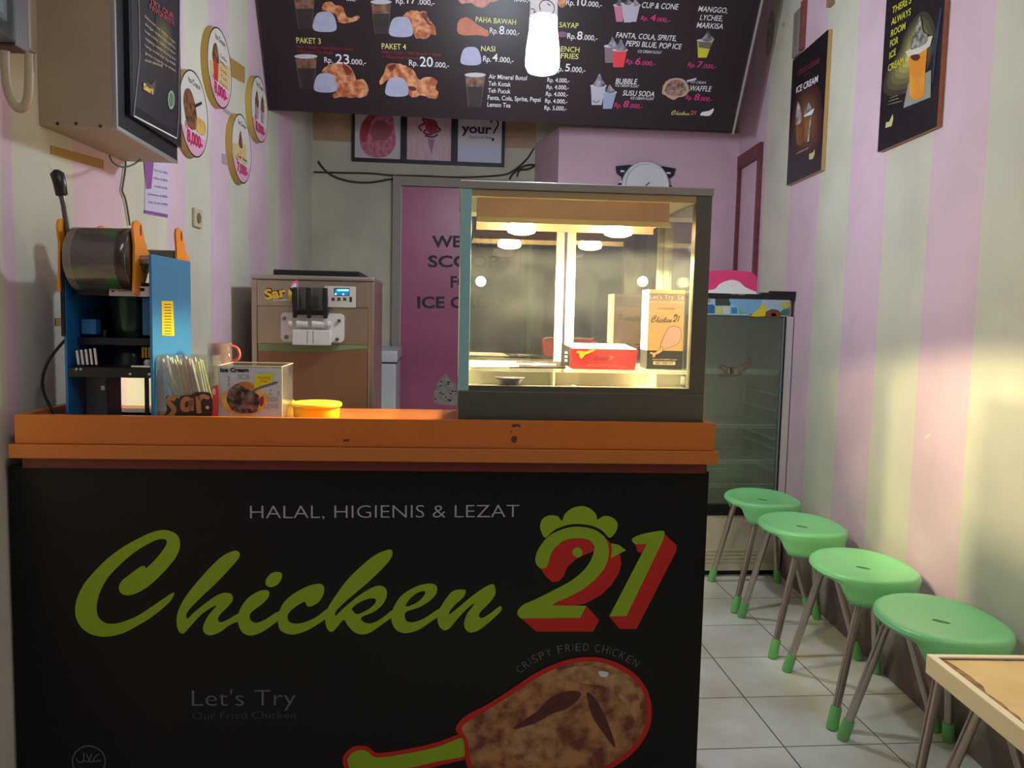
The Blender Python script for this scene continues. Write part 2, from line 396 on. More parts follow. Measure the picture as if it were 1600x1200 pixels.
# ================================================================== counter
PR = math.radians(-1.4307); CA = Vector((-.907, 1.85, 0))
CM = Matrix.Translation(CA) @ Matrix.Rotation(PR, 4, 'Z')
cx_, cy_ = (CM.to_3x3() @ Vector((1, 0, 0))), (CM.to_3x3() @ Vector((0, 1, 0)))
def cpan(yl): return Panel(CM @ Vector((0, yl, 0)), cx_, (0, 0, 1))
def cuv(x, y, yl): return cpan(yl).uv(x, y)
CW = 1.5549
orange = mat('orange laminate', (188, 107, 41), .34, noise=.05, nscale=4, spec=.4)
orange_hi = mat('orange laminate moulding', (182, 107, 46), .36, spec=.4)
darkred = mat('dark red band', (98, 26, 14), .5)
black_vinyl = mat('black printed vinyl', (11, 11, 13), .42, spec=.25)
lime = mat('lime print', (132, 164, 38), .5, spec=.2); red_p = mat('red print', (178, 40, 36), .5, spec=.2)
grey_t = mat('pale grey lettering', (160, 162, 170), .5, spec=.2)
ZR = .967; ZS = cuv(30, 692.5, 0).y; ZL = cuv(30, 715, 0).y; ZB = cuv(60, 730, .012).y
counter = thing('counter', 'long orange-topped service counter with a black printed front reading Chicken 21', 'counter', CM)
def CB(): return MB(CM)
WT = .934
mb = CB().box(0, CW, 0, .018, ZS, ZR, orange); pr = Print(cpan(0), mb); smu = mat('dark scuff on laminate', (96, 48, 22), .5, noise=.3, nscale=60)
for g in ([(800, 663), (812, 663), (813, 668), (808, 666), (801, 668)], [(798, 673), (800, 673), (800, 675), (798, 675)], [(799, 684), (803, 681), (808, 683), (807, 690), (803, 692), (799, 689)], [(536, 687), (545, 686), (546, 689), (538, 690)]): pr.px(g, smu, 1, 2)
mb.build('rim_board', counter)
CB().box(-.010, CW+.008, -.010, .018, ZL, ZS-.001, orange_hi).build('ledge_moulding', counter, .0025)
CB().box(.012, CW-.018, .004, .03, ZB, ZL, darkred).build('under_band', counter)
CB().box(0, .018, .0185, .475, ZS, ZR, orange).build('side_rim', counter, .002)
CB().box(CW-.018, CW, .0185, .475, ZS, ZR, orange).build('side_rim', counter, .002)
CB().box(.0185, CW-.0185, .0185, .475, ZS-.012, WT, orange).build('worktop', counter)
pl = max(-.028, cuv(11.5, 740, .022).x); prt = cuv(1107.5, 745, .022).x
mb = CB().box(pl, prt, .022, .04, 0, ZB, black_vinyl)
for q in (pl+.022, prt-.018): CB().box(q, q+.018, .041, .46, 0, ZS-.013, mat('dark side board', (60, 40, 32), .6)).build('side_panel', counter)
FP = cpan(.022); FP.n = -cy_
pr = Print(FP, mb)
ZA = lambda pts: [(100+x/4.4444, 800+y/4.4444) for x, y in pts]
ZBm = lambda pts: [(440+x/4.4444, 840+y/4.4444) for x, y in pts]
Z7 = lambda pts: [(780+x/4.706, 770+y/4.706) for x, y in pts]
Z4 = lambda pts: [(500+x/2.6667, 980+y/2.6667) for x, y in pts]
CHICKEN = [
 (ZA([(765,558),(745,610),(690,665),(600,735),(500,795),(400,845),(290,865),(200,852),(130,810),(88,745),(78,670),(95,590),(140,500),(210,415),(300,325),(400,250),(500,192),(600,145),(690,124),(760,140),(800,180),(805,245),(780,310),(730,375),(660,450),(580,520),(500,565),(440,578),(395,562),(382,520),(405,475),(460,432),(530,380),(560,375),(572,388),(620,345),(680,275),(715,215),(700,188),(640,195),(560,235),(470,295),(380,375),(310,450),(262,530),(235,610),(228,680),(245,735),(290,770),(350,775),(430,755),(520,715),(620,650),(700,595)]), ()),
 (ZA([(1185,268),(1220,285),(1210,325),(1150,395),(1060,490),(970,575),(890,655),(852,705),(858,740),(900,700),(980,635),(1060,580),(1120,560),(1165,572),(1172,610),(1140,655),(1090,705),(1070,740),(1085,765),(1140,745),(1215,705),(1230,745),(1150,785),(1080,835),(1010,855),(970,830),(970,785),(1005,715),(1060,650),(1020,665),(950,715),(890,780),(840,835),(815,843),(790,810),(783,740),(800,670),(850,580),(930,480),(1030,370),(1110,300)]), ()),
 (ZA([(1400,540),(1425,555),(1420,590),(1380,635),(1320,680),(1290,715),(1300,755),(1340,768),(1400,745),(1490,690),(1510,730),(1440,790),(1370,835),(1300,857),(1245,840),(1215,790),(1208,730),(1225,670),(1275,600),(1340,555)]), ()),
 (ZA([(1480,415),(1513,425),(1510,465),(1480,505),(1435,521),(1403,505),(1405,465),(1440,425)]), ()),
 (ZBm([(275,322),(295,345),(290,395),(255,450),(200,478),(175,470),(162,445),(120,465),(65,505),(42,545),(55,585),(110,597),(180,580),(250,545),(315,497),(318,550),(230,615),(150,655),(80,672),(20,660),(-15,630),(-25,570),(-15,510),(20,445),(90,385),(180,338),(240,322)]), ()),
 (ZBm([(745,82),(770,100),(755,150),(690,225),(600,310),(500,395),(420,465),(375,515),(378,540),(430,490),(520,415),(610,355),(680,332),(725,355),(730,405),(700,465),(640,515),(555,552),(570,585),(615,595),(680,570),(775,500),(785,535),(700,600),(620,655),(560,672),(505,655),(460,610),(432,570),(395,610),(360,648),(335,652),(312,620),(303,560),(315,500),(370,410),(450,300),(550,200),(650,120)]), (ZBm([(490,490),(540,450),(600,425),(645,422),(655,445),(620,485),(560,520),(520,530),(500,512)]),)),
 (ZBm([(1050,320),(1080,345),(1070,395),(1020,445),(950,485),(870,512),(855,545),(870,580),(920,585),(990,560),(1100,490),(1105,530),(1020,595),(950,640),(870,662),(810,650),(775,610),(762,550),(780,480),(830,405),(910,350),(985,323)]), (ZBm([(862,477),(890,425),(940,385),(985,370),(998,385),(970,425),(920,460)]),)),
 (ZBm([(1265,360),(1278,375),(1260,415),(1200,470),(1165,515),(1170,530),(1220,490),(1310,415),(1400,350),(1465,322),(1482,350),(1483,395),(1440,455),(1385,510),(1370,540),(1390,558),(1450,525),(1515,475),(1525,505),(1460,570),(1380,635),(1320,658),(1280,640),(1268,590),(1290,525),(1340,458),(1290,490),(1220,565),(1170,625),(1130,642),(1095,615),(1082,560),(1090,510),(1130,440),(1190,370)]), ())]
T2 = Z7([(305,558),(270,520),(268,470),(290,410),(350,330),(430,280),(520,252),(610,250),(700,270),(770,320),(800,380),(805,450),(780,540),(720,620),(640,690),(540,750),(430,800),(385,827),(640,830),(595,918),(160,922),(135,895),(140,860),(180,820),(270,780),(400,715),(520,650),(610,580),(670,500),(697,420),(685,370),(640,340),(570,333),(490,345),(430,385),(385,440),(360,520),(345,550)])
T2 = smooth_corner(T2, [0, 17, 18, 19, 20, len(T2)-1])
T1 = Z7([(1195,278),(1215,300),(1205,345),(935,905),(808,908),(1085,375),(1000,378),(978,355),(985,330),(1060,300)])
T1 = smooth_corner(T1, [2, 3, 4, 5, 6])
T2R = [Z7([(305,558),(360,520),(385,440),(430,385),(490,345),(570,333),(640,340),(685,370),(697,425),(640,450),(560,490),(500,545),(475,610),(440,650),(390,655),(340,610)]),
       Z7([(790,340),(850,400),(890,460),(898,520),(880,590),(830,670),(750,750),(640,810),(560,828),(385,827),(540,745),(640,685),(720,615),(780,535),(800,450)]),
       Z7([(160,920),(595,916),(640,830),(735,935),(690,1020),(275,1020)])]
T1R = [Z7([(1212,300),(1305,385),(1300,430),(1010,1000),(885,1000),(808,906),(935,903),(1203,345)]), Z7([(1000,376),(1088,372),(1045,445),(1015,430)])]
COMB = Z7([(338,330),(310,290),(300,240),(320,190),(370,165),(430,172),(460,205),(480,160),(530,115),(600,97),(660,110),(710,155),(722,195),(770,170),(830,180),(868,220),(865,270),(835,315),(805,328),(760,280),(690,245),(610,230),(520,232),(430,260),(380,295)])
BEAK = Z7([(825,370),(880,382),(932,422),(880,448),(820,480),(828,425)]); EYE = Z7(ell(575, 437, 37, 37, 16))
def logo(pr, xf, m_word, m_num, m_shadow=None, lay=1, res=4, extras=True):
    f = lambda l: [xf(*p) for p in l]
    for i, (o, hs) in enumerate(CHICKEN):
        pr.loc([xf(*p) for p in smooth_closed(o, res)], m_word, lay+.05*i, [[xf(*p) for p in smooth_closed(h, res)] for h in hs])
    if m_shadow:
        for g in T2R+T1R: pr.loc(f(g), m_shadow, lay)
    pr.loc(f(T2), m_num, lay+.6); pr.loc(f(T1), m_num, lay+.6)
    if extras:
        pr.loc([xf(*p) for p in smooth_closed(COMB, 3)], m_num, lay+.3); pr.loc(f(BEAK), m_num, lay+.7); pr.loc(f(EYE), m_num, lay+.9)
logo(pr, lambda x, y: tuple(FP.uv(x, y)), lime, lime, red_p, 1)
pr.text('HALAL, HIGIENIS & LEZAT', (391, 810), (811, 808), 20, grey_t, 1, bold=-.012)
dim_t = mat('grey lettering', (100, 100, 108), .5, spec=.2)
pr.text("Let's Try", (300, 1103), (462, 1102), 25, dim_t, 1, bold=-.012)
pr.text('Our Fried Chicken', (301, 1124), (462, 1122), 11.5, mat('dark grey lettering', (70, 70, 76), .5, spec=.2), 1, bold=-.012)
# arc of small letters over the drumstick
arc = Z4(smooth_open([(830,197),(880,158),(940,128),(1000,108),(1060,99),(1120,99),(1180,107),(1250,130),(1320,170)], 12))
txt = 'CRISPY FRIED CHICKEN'; cum = [0]
for i in range(1, len(arc)): cum.append(cum[-1]+math.dist(arc[i], arc[i-1]))
def on_arc(d):
    for i in range(1, len(arc)):
        if cum[i] >= d:
            t = (d-cum[i-1])/(cum[i]-cum[i-1]); return (arc[i-1][0]+(arc[i][0]-arc[i-1][0])*t, arc[i-1][1]+(arc[i][1]-arc[i-1][1])*t)
    return arc[-1]
wds = [.34 if c == 'I' else (.5 if c == ' ' else 1.) for c in txt]; tot = sum(wds); d = 0
for c, wv in zip(txt, wds):
    L = cum[-1]*wv/tot
    if c != ' ':
        k = .5 if c == 'I' else .70
        p0 = on_arc(d+L*(1-k)/2) if c != 'I' else on_arc(d+L*.4); p1 = on_arc(d+L*(1+k)/2) if c != 'I' else on_arc(d+L*.6)
        A = FP.uv(*p0); B = FP.uv(*p1); pr.text(c, A, B, (FP.uv(p0[0], p0[1]-12)-A).length, dim_t, 1, bold=-.01, px=False)
    d += L
# fried drumstick picture
crust = mat('printed fried crust', (98, 48, 30), .5, c2=(168, 122, 76), nscale=26, detail=10, thresh=(.38, .62))
drum_out = Z4([(565,425),(600,372),(700,318),(800,254),(900,188),(1000,143),(1100,123),(1200,133),(1300,183),(1362,260),(1382,350),(1362,442),(1300,525),(1200,595),(1050,665),(900,695),(750,685),(650,645),(608,560),(598,470)])
drum_in = Z4([(590,425),(615,390),(710,335),(810,272),(910,205),(1005,160),(1100,141),(1190,150),(1285,198),(1345,268),(1362,350),(1342,435),(1285,510),(1190,575),(1050,640),(900,668),(760,660),(660,620),(628,550),(615,470)])
bone_o = Z4([(612,442),(632,535),(500,575),(320,625),(262,660),(215,705),(130,705),(120,640),(98,575),(98,535),(140,497),(200,497),(245,524),(400,500),(500,475)])
bone_i = Z4([(606,458),(620,528),(490,558),(310,603),(245,640),(200,688),(150,688),(140,630),(118,572),(118,542),(150,514),(195,514),(240,542),(400,518),(505,492)])
pr.px(bone_o, red_p, 1, 3); pr.px(bone_i, lime, 2, 3); pr.px(drum_out, red_p, 3, 4); pr.px(drum_in, crust, 4, 4)
gap = mat('printed dark flesh', (76, 26, 20), .5, noise=.3, nscale=30); pale = mat('printed pale crust', (172, 138, 94), .5, c2=(124, 78, 46), nscale=40, detail=10)
pr.px(Z4([(800,420),(900,350),(960,290),(1040,262),(1090,275),(1040,330),(960,360),(900,395)]), gap, 5, 3)
pr.px(Z4([(1110,270),(1150,300),(1200,400),(1230,500),(1180,440),(1130,360)]), gap, 5, 3)
pr.px(Z4([(800,440),(900,400),(960,420),(1000,470),(960,550),(860,570),(790,520)]), pale, 5, 3)
pr.px(Z4([(960,200),(1060,160),(1180,165),(1290,220),(1330,300),(1320,390),(1280,330),(1200,250),(1090,230)]), pale, 5, 3)
pr.px(Z4([(1160,180),(1200,185),(1190,205),(1165,200)]), mat('printed glint', (200, 205, 215), .5), 6, 2)
# halal roundel
hal = ell(139, 1190, 26.5, 25.5, 40); hal_i = ell(139, 1190, 24.8, 23.8, 40)
pr.px(hal, dim_t, 1, 0, (hal_i,))
for l in ([(155,1178),(149,1182),(146,1189),(152,1189),(158,1188)], [(146,1189),(141,1190),(138,1184),(135,1178)], [(143,1178),(140,1188),(136,1190),(131,1188)], [(131,1176),(131,1187),(127,1191),(121,1189),(120,1185)]):
    pr.line(l, 1.6, dim_t, 1)
mb.build('front_panel', counter)
# ================================================================== heated display cabinet on the counter
YF, YBK = .035, .465
steel = mat('brushed steel', (160, 156, 146), .36, metal=.6, bump=.06, bscale=220, stretch=(1, 1, .03))
steel_d = mat('dark brushed steel', (104, 102, 90), .36, metal=.6, bump=.05, bscale=220, stretch=(.03, 1, 1))
steel_t = mat('steel post with teal reflection', (150, 198, 200), .35, metal=.35)  # plain steel; the teal reflection on this post is put into its base colour
white_strip = mat('white aluminium strip', (232, 230, 215), .4)
wx0 = cuv(715, 640, YF).x; wx1 = min(cuv(1101, 640, YF).x, CW-.0188)
zp = cuv(900, 613, YF).y; zt = cuv(900, 287, YF).y
WMx = CM @ Matrix.Translation((wx0, YF, WT))
warmer = thing('display_warmer', 'steel and glass heated display cabinet standing on the right of the counter', 'display cabinet', WMx)
ww = wx1-wx0; dd = YBK-YF; z0 = zp-WT; zT = zt-WT      # own coordinates: x across, y into depth, z up
def WB(): return MB(WMx)
wxl = lambda x, y=450: cuv(x, y, YF).x-wx0
wz = lambda y, x=900, yl=YF: cuv(x, y, yl).y-WT
WB().box(0, ww, 0, dd, .001, z0, steel_d).build('base_plinth', warmer, .002)
pw = wxl(735)-0; pr_w = ww-wxl(1083)
WB().box(0, pw, 0, .03, z0, zT-.018, steel_t).build('front_post', warmer, .0015)
WB().box(ww-pr_w, ww, 0, .03, z0, zT-.018, steel_d).build('front_post', warmer, .0015)
for a in (0, ww-.022): WB().box(a, a+.022, dd-.03, dd, z0, zT-.018, steel).build('rear_post', warmer, .0015)
WB().box(-.003, ww+.003, -.003, dd+.003, zT-.018, zT, steel).build('top_panel', warmer, .002)
WB().box(pw, ww-pr_w, .002, .022, zT-.034, zT-.019, mat('warm steel rail', (190, 165, 120), .35, metal=.7)).build('top_rail', warmer)
WB().box(pw, ww-pr_w, .002, .03, z0, z0+.012, steel_d).build('bottom_rail', warmer)
G_F = glass('display cabinet glass', (250, 252, 250), .03, .012, hscale=9)
G_B = glass('smudged sliding glass', (196, 202, 196), .16, .006, (150, 160, 155), 4, .015)
WB().box(pw, ww-pr_w, .009, .013, z0+.012, zT-.034, G_F).build('front_glass', warmer)
for a in (.006, ww-.010): WB().box(a, a+.004, .031, dd-.031, z0, zT-.018, G_F).build('side_glass', warmer)
# rear sliding doors
bx = lambda px: cuv(px, 450, YBK-.02).x-wx0
f0, f1, f2, f3 = bx(868), bx(880), bx(884), bx(897)
def door(xa, xb, y, fl, fr_, pull, h=None):
    mb = WB().box(xa, xa+fl, y, y+.010, z0, zT-.02, white_strip).box(xb-fr_, xb, y, y+.010, z0, zT-.02, white_strip)
    mb.box(xa+fl, xb-fr_, y, y+.010, z0, z0+.012, white_strip).box(xa+fl, xb-fr_, y, y+.010, zT-.032, zT-.02, white_strip)
    dpart = mb.build('sliding_door', warmer)
    WB().box(xa+fl, xb-fr_, y+.003, y+.007, z0+.012, zT-.032, G_B).build('pane', dpart)
    px, py = pull; q = cuv(px, py, YF+y)
    ring = WB().lathe([(.0085, -.004), (.0125, -.006), (.0145, -.003), (.0145, 0), (.0085, 0)], white_strip, (q.x-wx0, y-.001, q.y-WT), 24, axis='y')
    ring.lathe([(0, -.001), (.0086, -.001)], mat('finger pull cup', (190, 190, 180), .5), (q.x-wx0, y-.001, q.y-WT), 24, axis='y')
    ring.build('finger_pull', dpart)
door(.024, f1, dd-.022, .006, f1-f0, (751, 440))
door(f2, bx(1043), dd-.034, f3-f2, .016, (1004, 440))
# white liner panel, food shelf, lit trough below it
liner = mat('white enamel liner', (232, 228, 208), .45)
mb = WB().box(bx(1047), ww-.024, dd-.030, dd-.018, z0, zT-.02, white_strip); mb.build('rear_frame_strip', warmer)
zs = wz(578, 900, .09); shelf = glass('milky glass shelf', (248, 248, 242), .08, .13, (235, 232, 222), 3, .05)
WB().box(.012, ww-.012, .05, dd-.036, zs-.006, zs, shelf).build('food_shelf', warmer, .001)
zq = z0+.004
mb = WB().box(.012, ww-.012, .031, dd-.036, z0, zq, liner); mb.box(.012, ww-.012, .16, .165, zq, zs-.008, liner)
for px in (870, 1034): a = wxl(px, 595); mb.box(a, a+.003, .06, .159, zq, zs-.008, liner)
mb.build('lower_trough', warmer)
# lamp housing with two lamps
hx0 = cuv(747, 330, .16).x-wx0; hx1 = cuv(1046, 330, .16).x-wx0; hy = .16-YF
hz0 = wz(352, 900, .16); hz1 = zT-.02
hood = mat('steel lamp housing brown reflection', (176, 138, 120), .38, metal=.35)  # sheet steel; the brown reflection on it is put into the colour
liphood = mat('lamp housing lip', (225, 205, 165), .45)
mb = WB().box(hx0, hx1, hy, hy+.004, hz0+.014, hz1, hood).box(hx0, hx0+.003, hy+.004, hy+.16, hz0+.014, hz1, hood).box(hx1-.003, hx1, hy+.004, hy+.16, hz0+.014, hz1, hood)
mb.box(hx0, hx1, hy+.157, hy+.16, hz0-.001, hz1, hood).box(hx0+.003, hx1-.003, hy+.004, hy+.157, hz1-.03, hz1-.026, liphood)
mb.add([(hx0, hy, hz0+.014), (hx1, hy, hz0+.014), (hx1+.004, hy-.012, hz0), (hx0-.004, hy-.012, hz0), (hx0, hy+.002, hz0+.014), (hx1, hy+.002, hz0+.014), (hx1+.004, hy-.010, hz0), (hx0-.004, hy-.010, hz0)],
       [(0, 3, 2, 1), (4, 5, 6, 7), (0, 1, 5, 4), (2, 3, 7, 6), (0, 4, 7, 3), (1, 2, 6, 5)], liphood)
mb.build('lamp_housing', warmer)
BULB = emis('glowing warm bulb', (255, 226, 178), 70)
for px, py in ((815, 348), (966, 352)):
    q = cuv(px, py, .16+.06); bxx = q.x-wx0; bz = q.y-WT-.024
    sock = WB().lathe([(.016, .062), (.016, .045), (.012, .042)], mat('lamp socket', (220, 215, 205), .4), (bxx, hy+.06, bz), 16)
    so = sock.build('lamp', warmer)
    WB().lathe([(0, -.006), (.018, -.005), (.033, .0), (.036, .008), (.032, .018), (.016, .034), (.012, .0415)], BULB, (bxx, hy+.06, bz), 24).build('bulb', so)
    l = bpy.data.lights.new('warmer_lamp_light', 'SPOT'); l.energy = CABINET_POWER; l.spot_size = math.radians(158); l.spot_blend = .12; l.color = (1, .82, .46); l.shadow_soft_size = .02
    lo = bpy.data.objects.new('warmer_lamp_light', l); COL.objects.link(lo)
    lo.location = WMx @ Vector((bxx, hy+.06, bz-.010))
# ------------------------------------------------------------------ packaging shown inside
kraft = mat('kraft card', (205, 158, 100), .6); card_w = mat('white card', (236, 232, 222), .6); black_c = mat('black card', (22, 20, 22), .45)
band_p = mat('mauve printed band', (160, 120, 112), .6); red_c = mat('red printed card', (196, 30, 34), .45); brown_t = mat('brown print', (48, 26, 20), .6); pinkish = mat('dusty pink print', (205, 150, 140), .6)
yk = .165; KP0 = cpan(yk)
a = KP0.uv(1010, 580); b2 = KP0.uv(1081, 580)-Vector((.022, 0)); kt = KP0.uv(1045, 453).y
zsh = WT+zs+.0008
kw = b2.x-a.x-.004; kh = kt-zsh
KM = CM @ Matrix.Translation((a.x, yk, zsh)) @ Matrix.Rotation(math.radians(-2), 4, 'Z')
kbox = thing('chicken_box', 'tall kraft card carton printed Chicken 21 with a drumstick, right in the warmer', 'carton', KM)
def carton(M, w, d, h, name, par, mats):
    mb = MB(M); side, frontm, topm, low, lowh = mats
    mb.box(0, w, 0, d, lowh, h-.0006, frontm); mb.box(0, w, 0, d, 0, lowh, low)
    mb.add([(-.0005, 0, lowh), (-.0005, d, lowh), (-.0005, d, h), (-.0005, 0, h)], [(0, 3, 2, 1)], side)
    return mb
lowh = KP0.uv(1045, 548).y-zsh
mb = carton(KM, kw, .085, kh, 'x', None, (card_w, kraft, card_w, black_c, lowh))
KP = Panel(KM @ Vector((0, 0, 0)), KM.to_3x3() @ Vector((1, 0, 0)), (0, 0, 1)); pr = Print(KP, mb)
pr.loc([(0, kh*.87), (kw, kh*.87), (kw, kh*.955), (0, kh*.955)], band_p, 1)
pr.loc([(0, kh*.955), (kw, kh*.955), (kw, kh), (0, kh)], mat('pale kraft', (235, 205, 150), .6), 1)
pr.loc([(0, kh*.78), (kw, kh*.78), (kw, kh*.87), (0, kh*.87)], mat('kraft pale band', (196, 150, 112), .6), 1)
lt = mat('cream lettering', (245, 228, 196), .6)
pr.text("Let's Try  Le", (kw*.03, kh*.885), (kw*.97, kh*.885), kh*.05, lt, 2, px=False)
pr.text('Our Fried Chicken', (kw*.05, kh*.835), (kw*.95, kh*.835), kh*.022, lt, 2, px=False)
pr.text('HALAL, HIGIENIS & LEZAT', (kw*.25, kh*.755), (kw*.75, kh*.755), kh*.018, brown_t, 1, px=False)
def xf_box(x0, x1, y0, y1):       # maps the counter lettering (118..1060, 1000..790) onto a small face
    return lambda x, y: (x0+(x-118)/(1058-118)*(x1-x0), y0+(995-y)/(995-790)*(y1-y0))
logo(pr, xf_box(kw*.08, kw*.9, kh*.585, kh*.70), brown_t, brown_t, None, 1, 2)
drum = [(.36,.30),(.42,.36),(.50,.46),(.60,.53),(.75,.545),(.88,.52),(.93,.46),(.91,.38),(.82,.32),(.66,.285),(.50,.262),(.44,.245),(.43,.28)]
bone = [(.42,.29),(.30,.235),(.20,.205),(.10,.215),(.08,.195),(.16,.18),(.15,.15),(.22,.155),(.25,.185),(.34,.20),(.45,.245)]
def outline(pts, m_fill, m_line, lay, sm, t=.010):
    P_ = smooth_closed([(x*kw, y*kh) for x, y in pts], sm)
    cx = sum(p[0] for p in P_)/len(P_); cy = sum(p[1] for p in P_)/len(P_)
    big = []
    for i, p in enumerate(P_):
        q0, q1 = P_[i-1], P_[(i+1) % len(P_)]; tx, ty = q1[0]-q0[0], q1[1]-q0[1]; L = math.hypot(tx, ty) or 1
        sg = 1 if sum(P_[k][0]*P_[(k+1) % len(P_)][1]-P_[(k+1) % len(P_)][0]*P_[k][1] for k in range(len(P_))) > 0 else -1
        big.append((p[0]+sg*ty/L*t*kw, p[1]-sg*tx/L*t*kw))
    pr.loc(big, m_line, lay); pr.loc(P_, m_fill, lay+.5)
outline(bone, kraft, brown_t, 1, 3); outline(drum, pinkish, brown_t, 2, 3)
BKP = Panel(KM @ Vector((kw, .085, 0)), -(KM.to_3x3() @ Vector((1, 0, 0))), (0, 0, 1)); pr0_ = pr; pr = Print(BKP, mb)
pr.loc([(0, kh*.80), (kw, kh*.80), (kw, kh*.955), (0, kh*.955)], band_p, 1); logo(pr, xf_box(kw*.08, kw*.9, kh*.585, kh*.70), brown_t, brown_t, None, 1, 2)
outline(bone, kraft, brown_t, 1, 3); outline(drum, pinkish, brown_t, 2, 3); pr = pr0_
pr.text('www.chicken21.com', (kw*.15, kh*.115), (kw*.85, kh*.115), kh*.018, lt, 1, px=False)
pr.loc([(kw*.18, kh*.055), (kw*.8, kh*.055), (kw*.8, kh*.098), (kw*.18, kh*.098)], mat('cream label', (214, 196, 156), .6), 1)
pr.text('0857 9000 927', (kw*.24, kh*.064), (kw*.74, kh*.064), kh*.026, brown_t, 2, bold=.02, px=False)
mb.build('carton', kbox)
# red meal box
yr = .115; RP0 = cpan(yr); a = RP0.uv(890, 582); b2 = RP0.uv(996, 582); rt = RP0.uv(940, 546).y
RM = CM @ Matrix.Translation((a.x, yr, zsh)); rw_ = b2.x-a.x; rh = rt-zsh
rbx = thing('meal_box', 'low red card meal box with a yellow bone print lying open in the warmer', 'box', RM)
mb = MB(RM); ins = .006; rd = .10
V = [(ins, .004, 0), (rw_-ins, .004, 0), (rw_-ins, rd, 0), (ins, rd, 0), (0, 0, rh), (rw_, 0, rh), (rw_, rd+.004, rh), (0, rd+.004, rh)]
mb.add(V, [(0, 3, 2, 1), (0, 1, 5, 4), (1, 2, 6, 5), (2, 3, 7, 6), (3, 0, 4, 7)], red_c)
mb.build('tray', rbx)
mb = MB(RM); mb.add([(.004, .001, rh+.0005), (rw_-.004, .001, rh+.0005), (rw_-.016, rd-.01, rh+.009), (.006, rd-.01, rh+.009), (.004, .001, rh+.002), (rw_-.004, .001, rh+.002), (rw_-.016, rd-.01, rh+.011), (.006, rd-.01, rh+.011)],
    [(0, 3, 2, 1), (4, 5, 6, 7), (0, 1, 5, 4), (1, 2, 6, 5), (2, 3, 7, 6), (3, 0, 4, 7)], card_w); o = mb.build('lid', rbx); o['label'] = 'white inside of the lid'
mb = MB(RM); mb.add([(-.001, -.001, .008), (-.018, .03, .004), (-.016, .045, rh+.012), (.001, .012, rh+.004)], [(0, 1, 2, 3)], black_c)
for k in range(3): z = .35+.2*k; mb.add([(-.006, .003, rh*z), (-.011, .012, rh*z), (-.011, .013, rh*(z+.1)), (-.006, .004, rh*(z+.1))], [(0, 1, 2, 3)], card_w)
o = mb.build('side_flap', rbx); o['label'] = 'black side flap'
RP = Panel(RM @ Vector((ins, .0032, 0)), RM.to_3x3() @ Vector((1, 0, 0)), (RM.to_3x3() @ Vector((0, -.004, rh))).normalized())
mb = MB(); pr = Print(RP, mb); yl_p = mat('yellow print', (205, 200, 40), .5); dkr = mat('dark red print', (130, 12, 16), .5); lr = mat('pale red lettering', (232, 130, 120), .5)
W2 = rw_-2*ins
bone_r = [(W2*.36, rh*.98), (W2*.26, rh*.80), (W2*.20, rh*.72), (W2*.165, rh*.58), (W2*.135, rh*.52), (W2*.11, rh*.62), (W2*.10, rh*.75), (W2*.06, rh*.84), (W2*.08, rh*.92), (W2*.16, rh*.90), (W2*.22, rh*.90), (W2*.27, rh*.98)]
pr.loc(smooth_closed(bone_r, 3), yl_p, 1)
logo(pr, xf_box(W2*.34, W2*.66, rh*.46, rh*.70), dkr, lr, None, 1, 2)
pr.text('Halal, Higienis & Lezat', (W2*.24, rh*.21), (W2*.72, rh*.21), rh*.05, lr, 1, px=False)
pr.text('Jl. Raya Delivery Order Telp', (W2*.1, rh*.12), (W2*.85, rh*.12), rh*.05, lr, 1, px=False)
mb.build('front_print', rbx)
# sheets lying on the shelf
sp_ = lambda px, py: hit(px, py, CM @ Vector((0, 0, zsh)), (0, 0, 1))
def sheet(name, pts, t, m, label, cat, z=0, extra=None):
    P3 = [sp_(*p) for p in pts]; c = sum((p for p in P3), Vector())/len(P3)
    M = Matrix.Translation((c.x, c.y, zsh+z)); t_ = thing(name, label, cat, M)
    mb = MB().prism([(p.x, p.y) for p in P3], lambda x, y, k: (x, y, zsh+z+k*t), m)
    if extra: extra(mb, zsh+z+t)
    mb.build('sheet' if name != 'flat_carton' else 'card', t_)
    return t_
def ring_print(mb, z):
    pp = Panel((0, 0, z), (1, 0, 0), (0, 1, 0)); q = Print(pp, mb); c = sp_(838, 571)
    q.loc(ell(c.x, c.y, .036, .036, 30), card_w, 1, [ell(c.x, c.y, .030, .030, 30)]); q.loc(ell(c.x, c.y, .016, .016, 20), card_w, 1)
    for k in range(6): a = math.radians(60*k+20); q.loc(ell(c.x+.05*math.cos(a), c.y+.05*math.sin(a), .007, .0035, 8), card_w, 1)
sheet('flat_carton', [(796, 575), (884, 576), (882, 566.5), (798, 566)], .003, mat('brown black card', (34, 28, 27), .9, spec=.05), 'flat dark carton with a round white emblem on the warmer shelf', 'carton', 0, ring_print)
sheet('paper_sheet', [(736, 575), (811, 575), (806, 567), (737, 566.5)], .0012, card_w, 'white paper sheet at the left end of the warmer shelf', 'paper', .002)
q = cuv(797, 602, .075); pur = mat('dark purple plastic', (58, 44, 72), .4)
mbw = MB(CM).lathe([(.012, .0), (.022, .002), (.026, .008), (.023, .013), (.030, .020), (.036, .024), (.034, .025), (.0, .015)], pur, (q.x, .075, WT+zq+.0005), 28, sx=1, sy=.62)
pw_ = CM @ Vector((q.x, .075, WT+zq+.0005)); home(mbw, 'purple_dish', tuple(pw_), 'small dark purple dish in the lit trough of the warmer', 'dish')

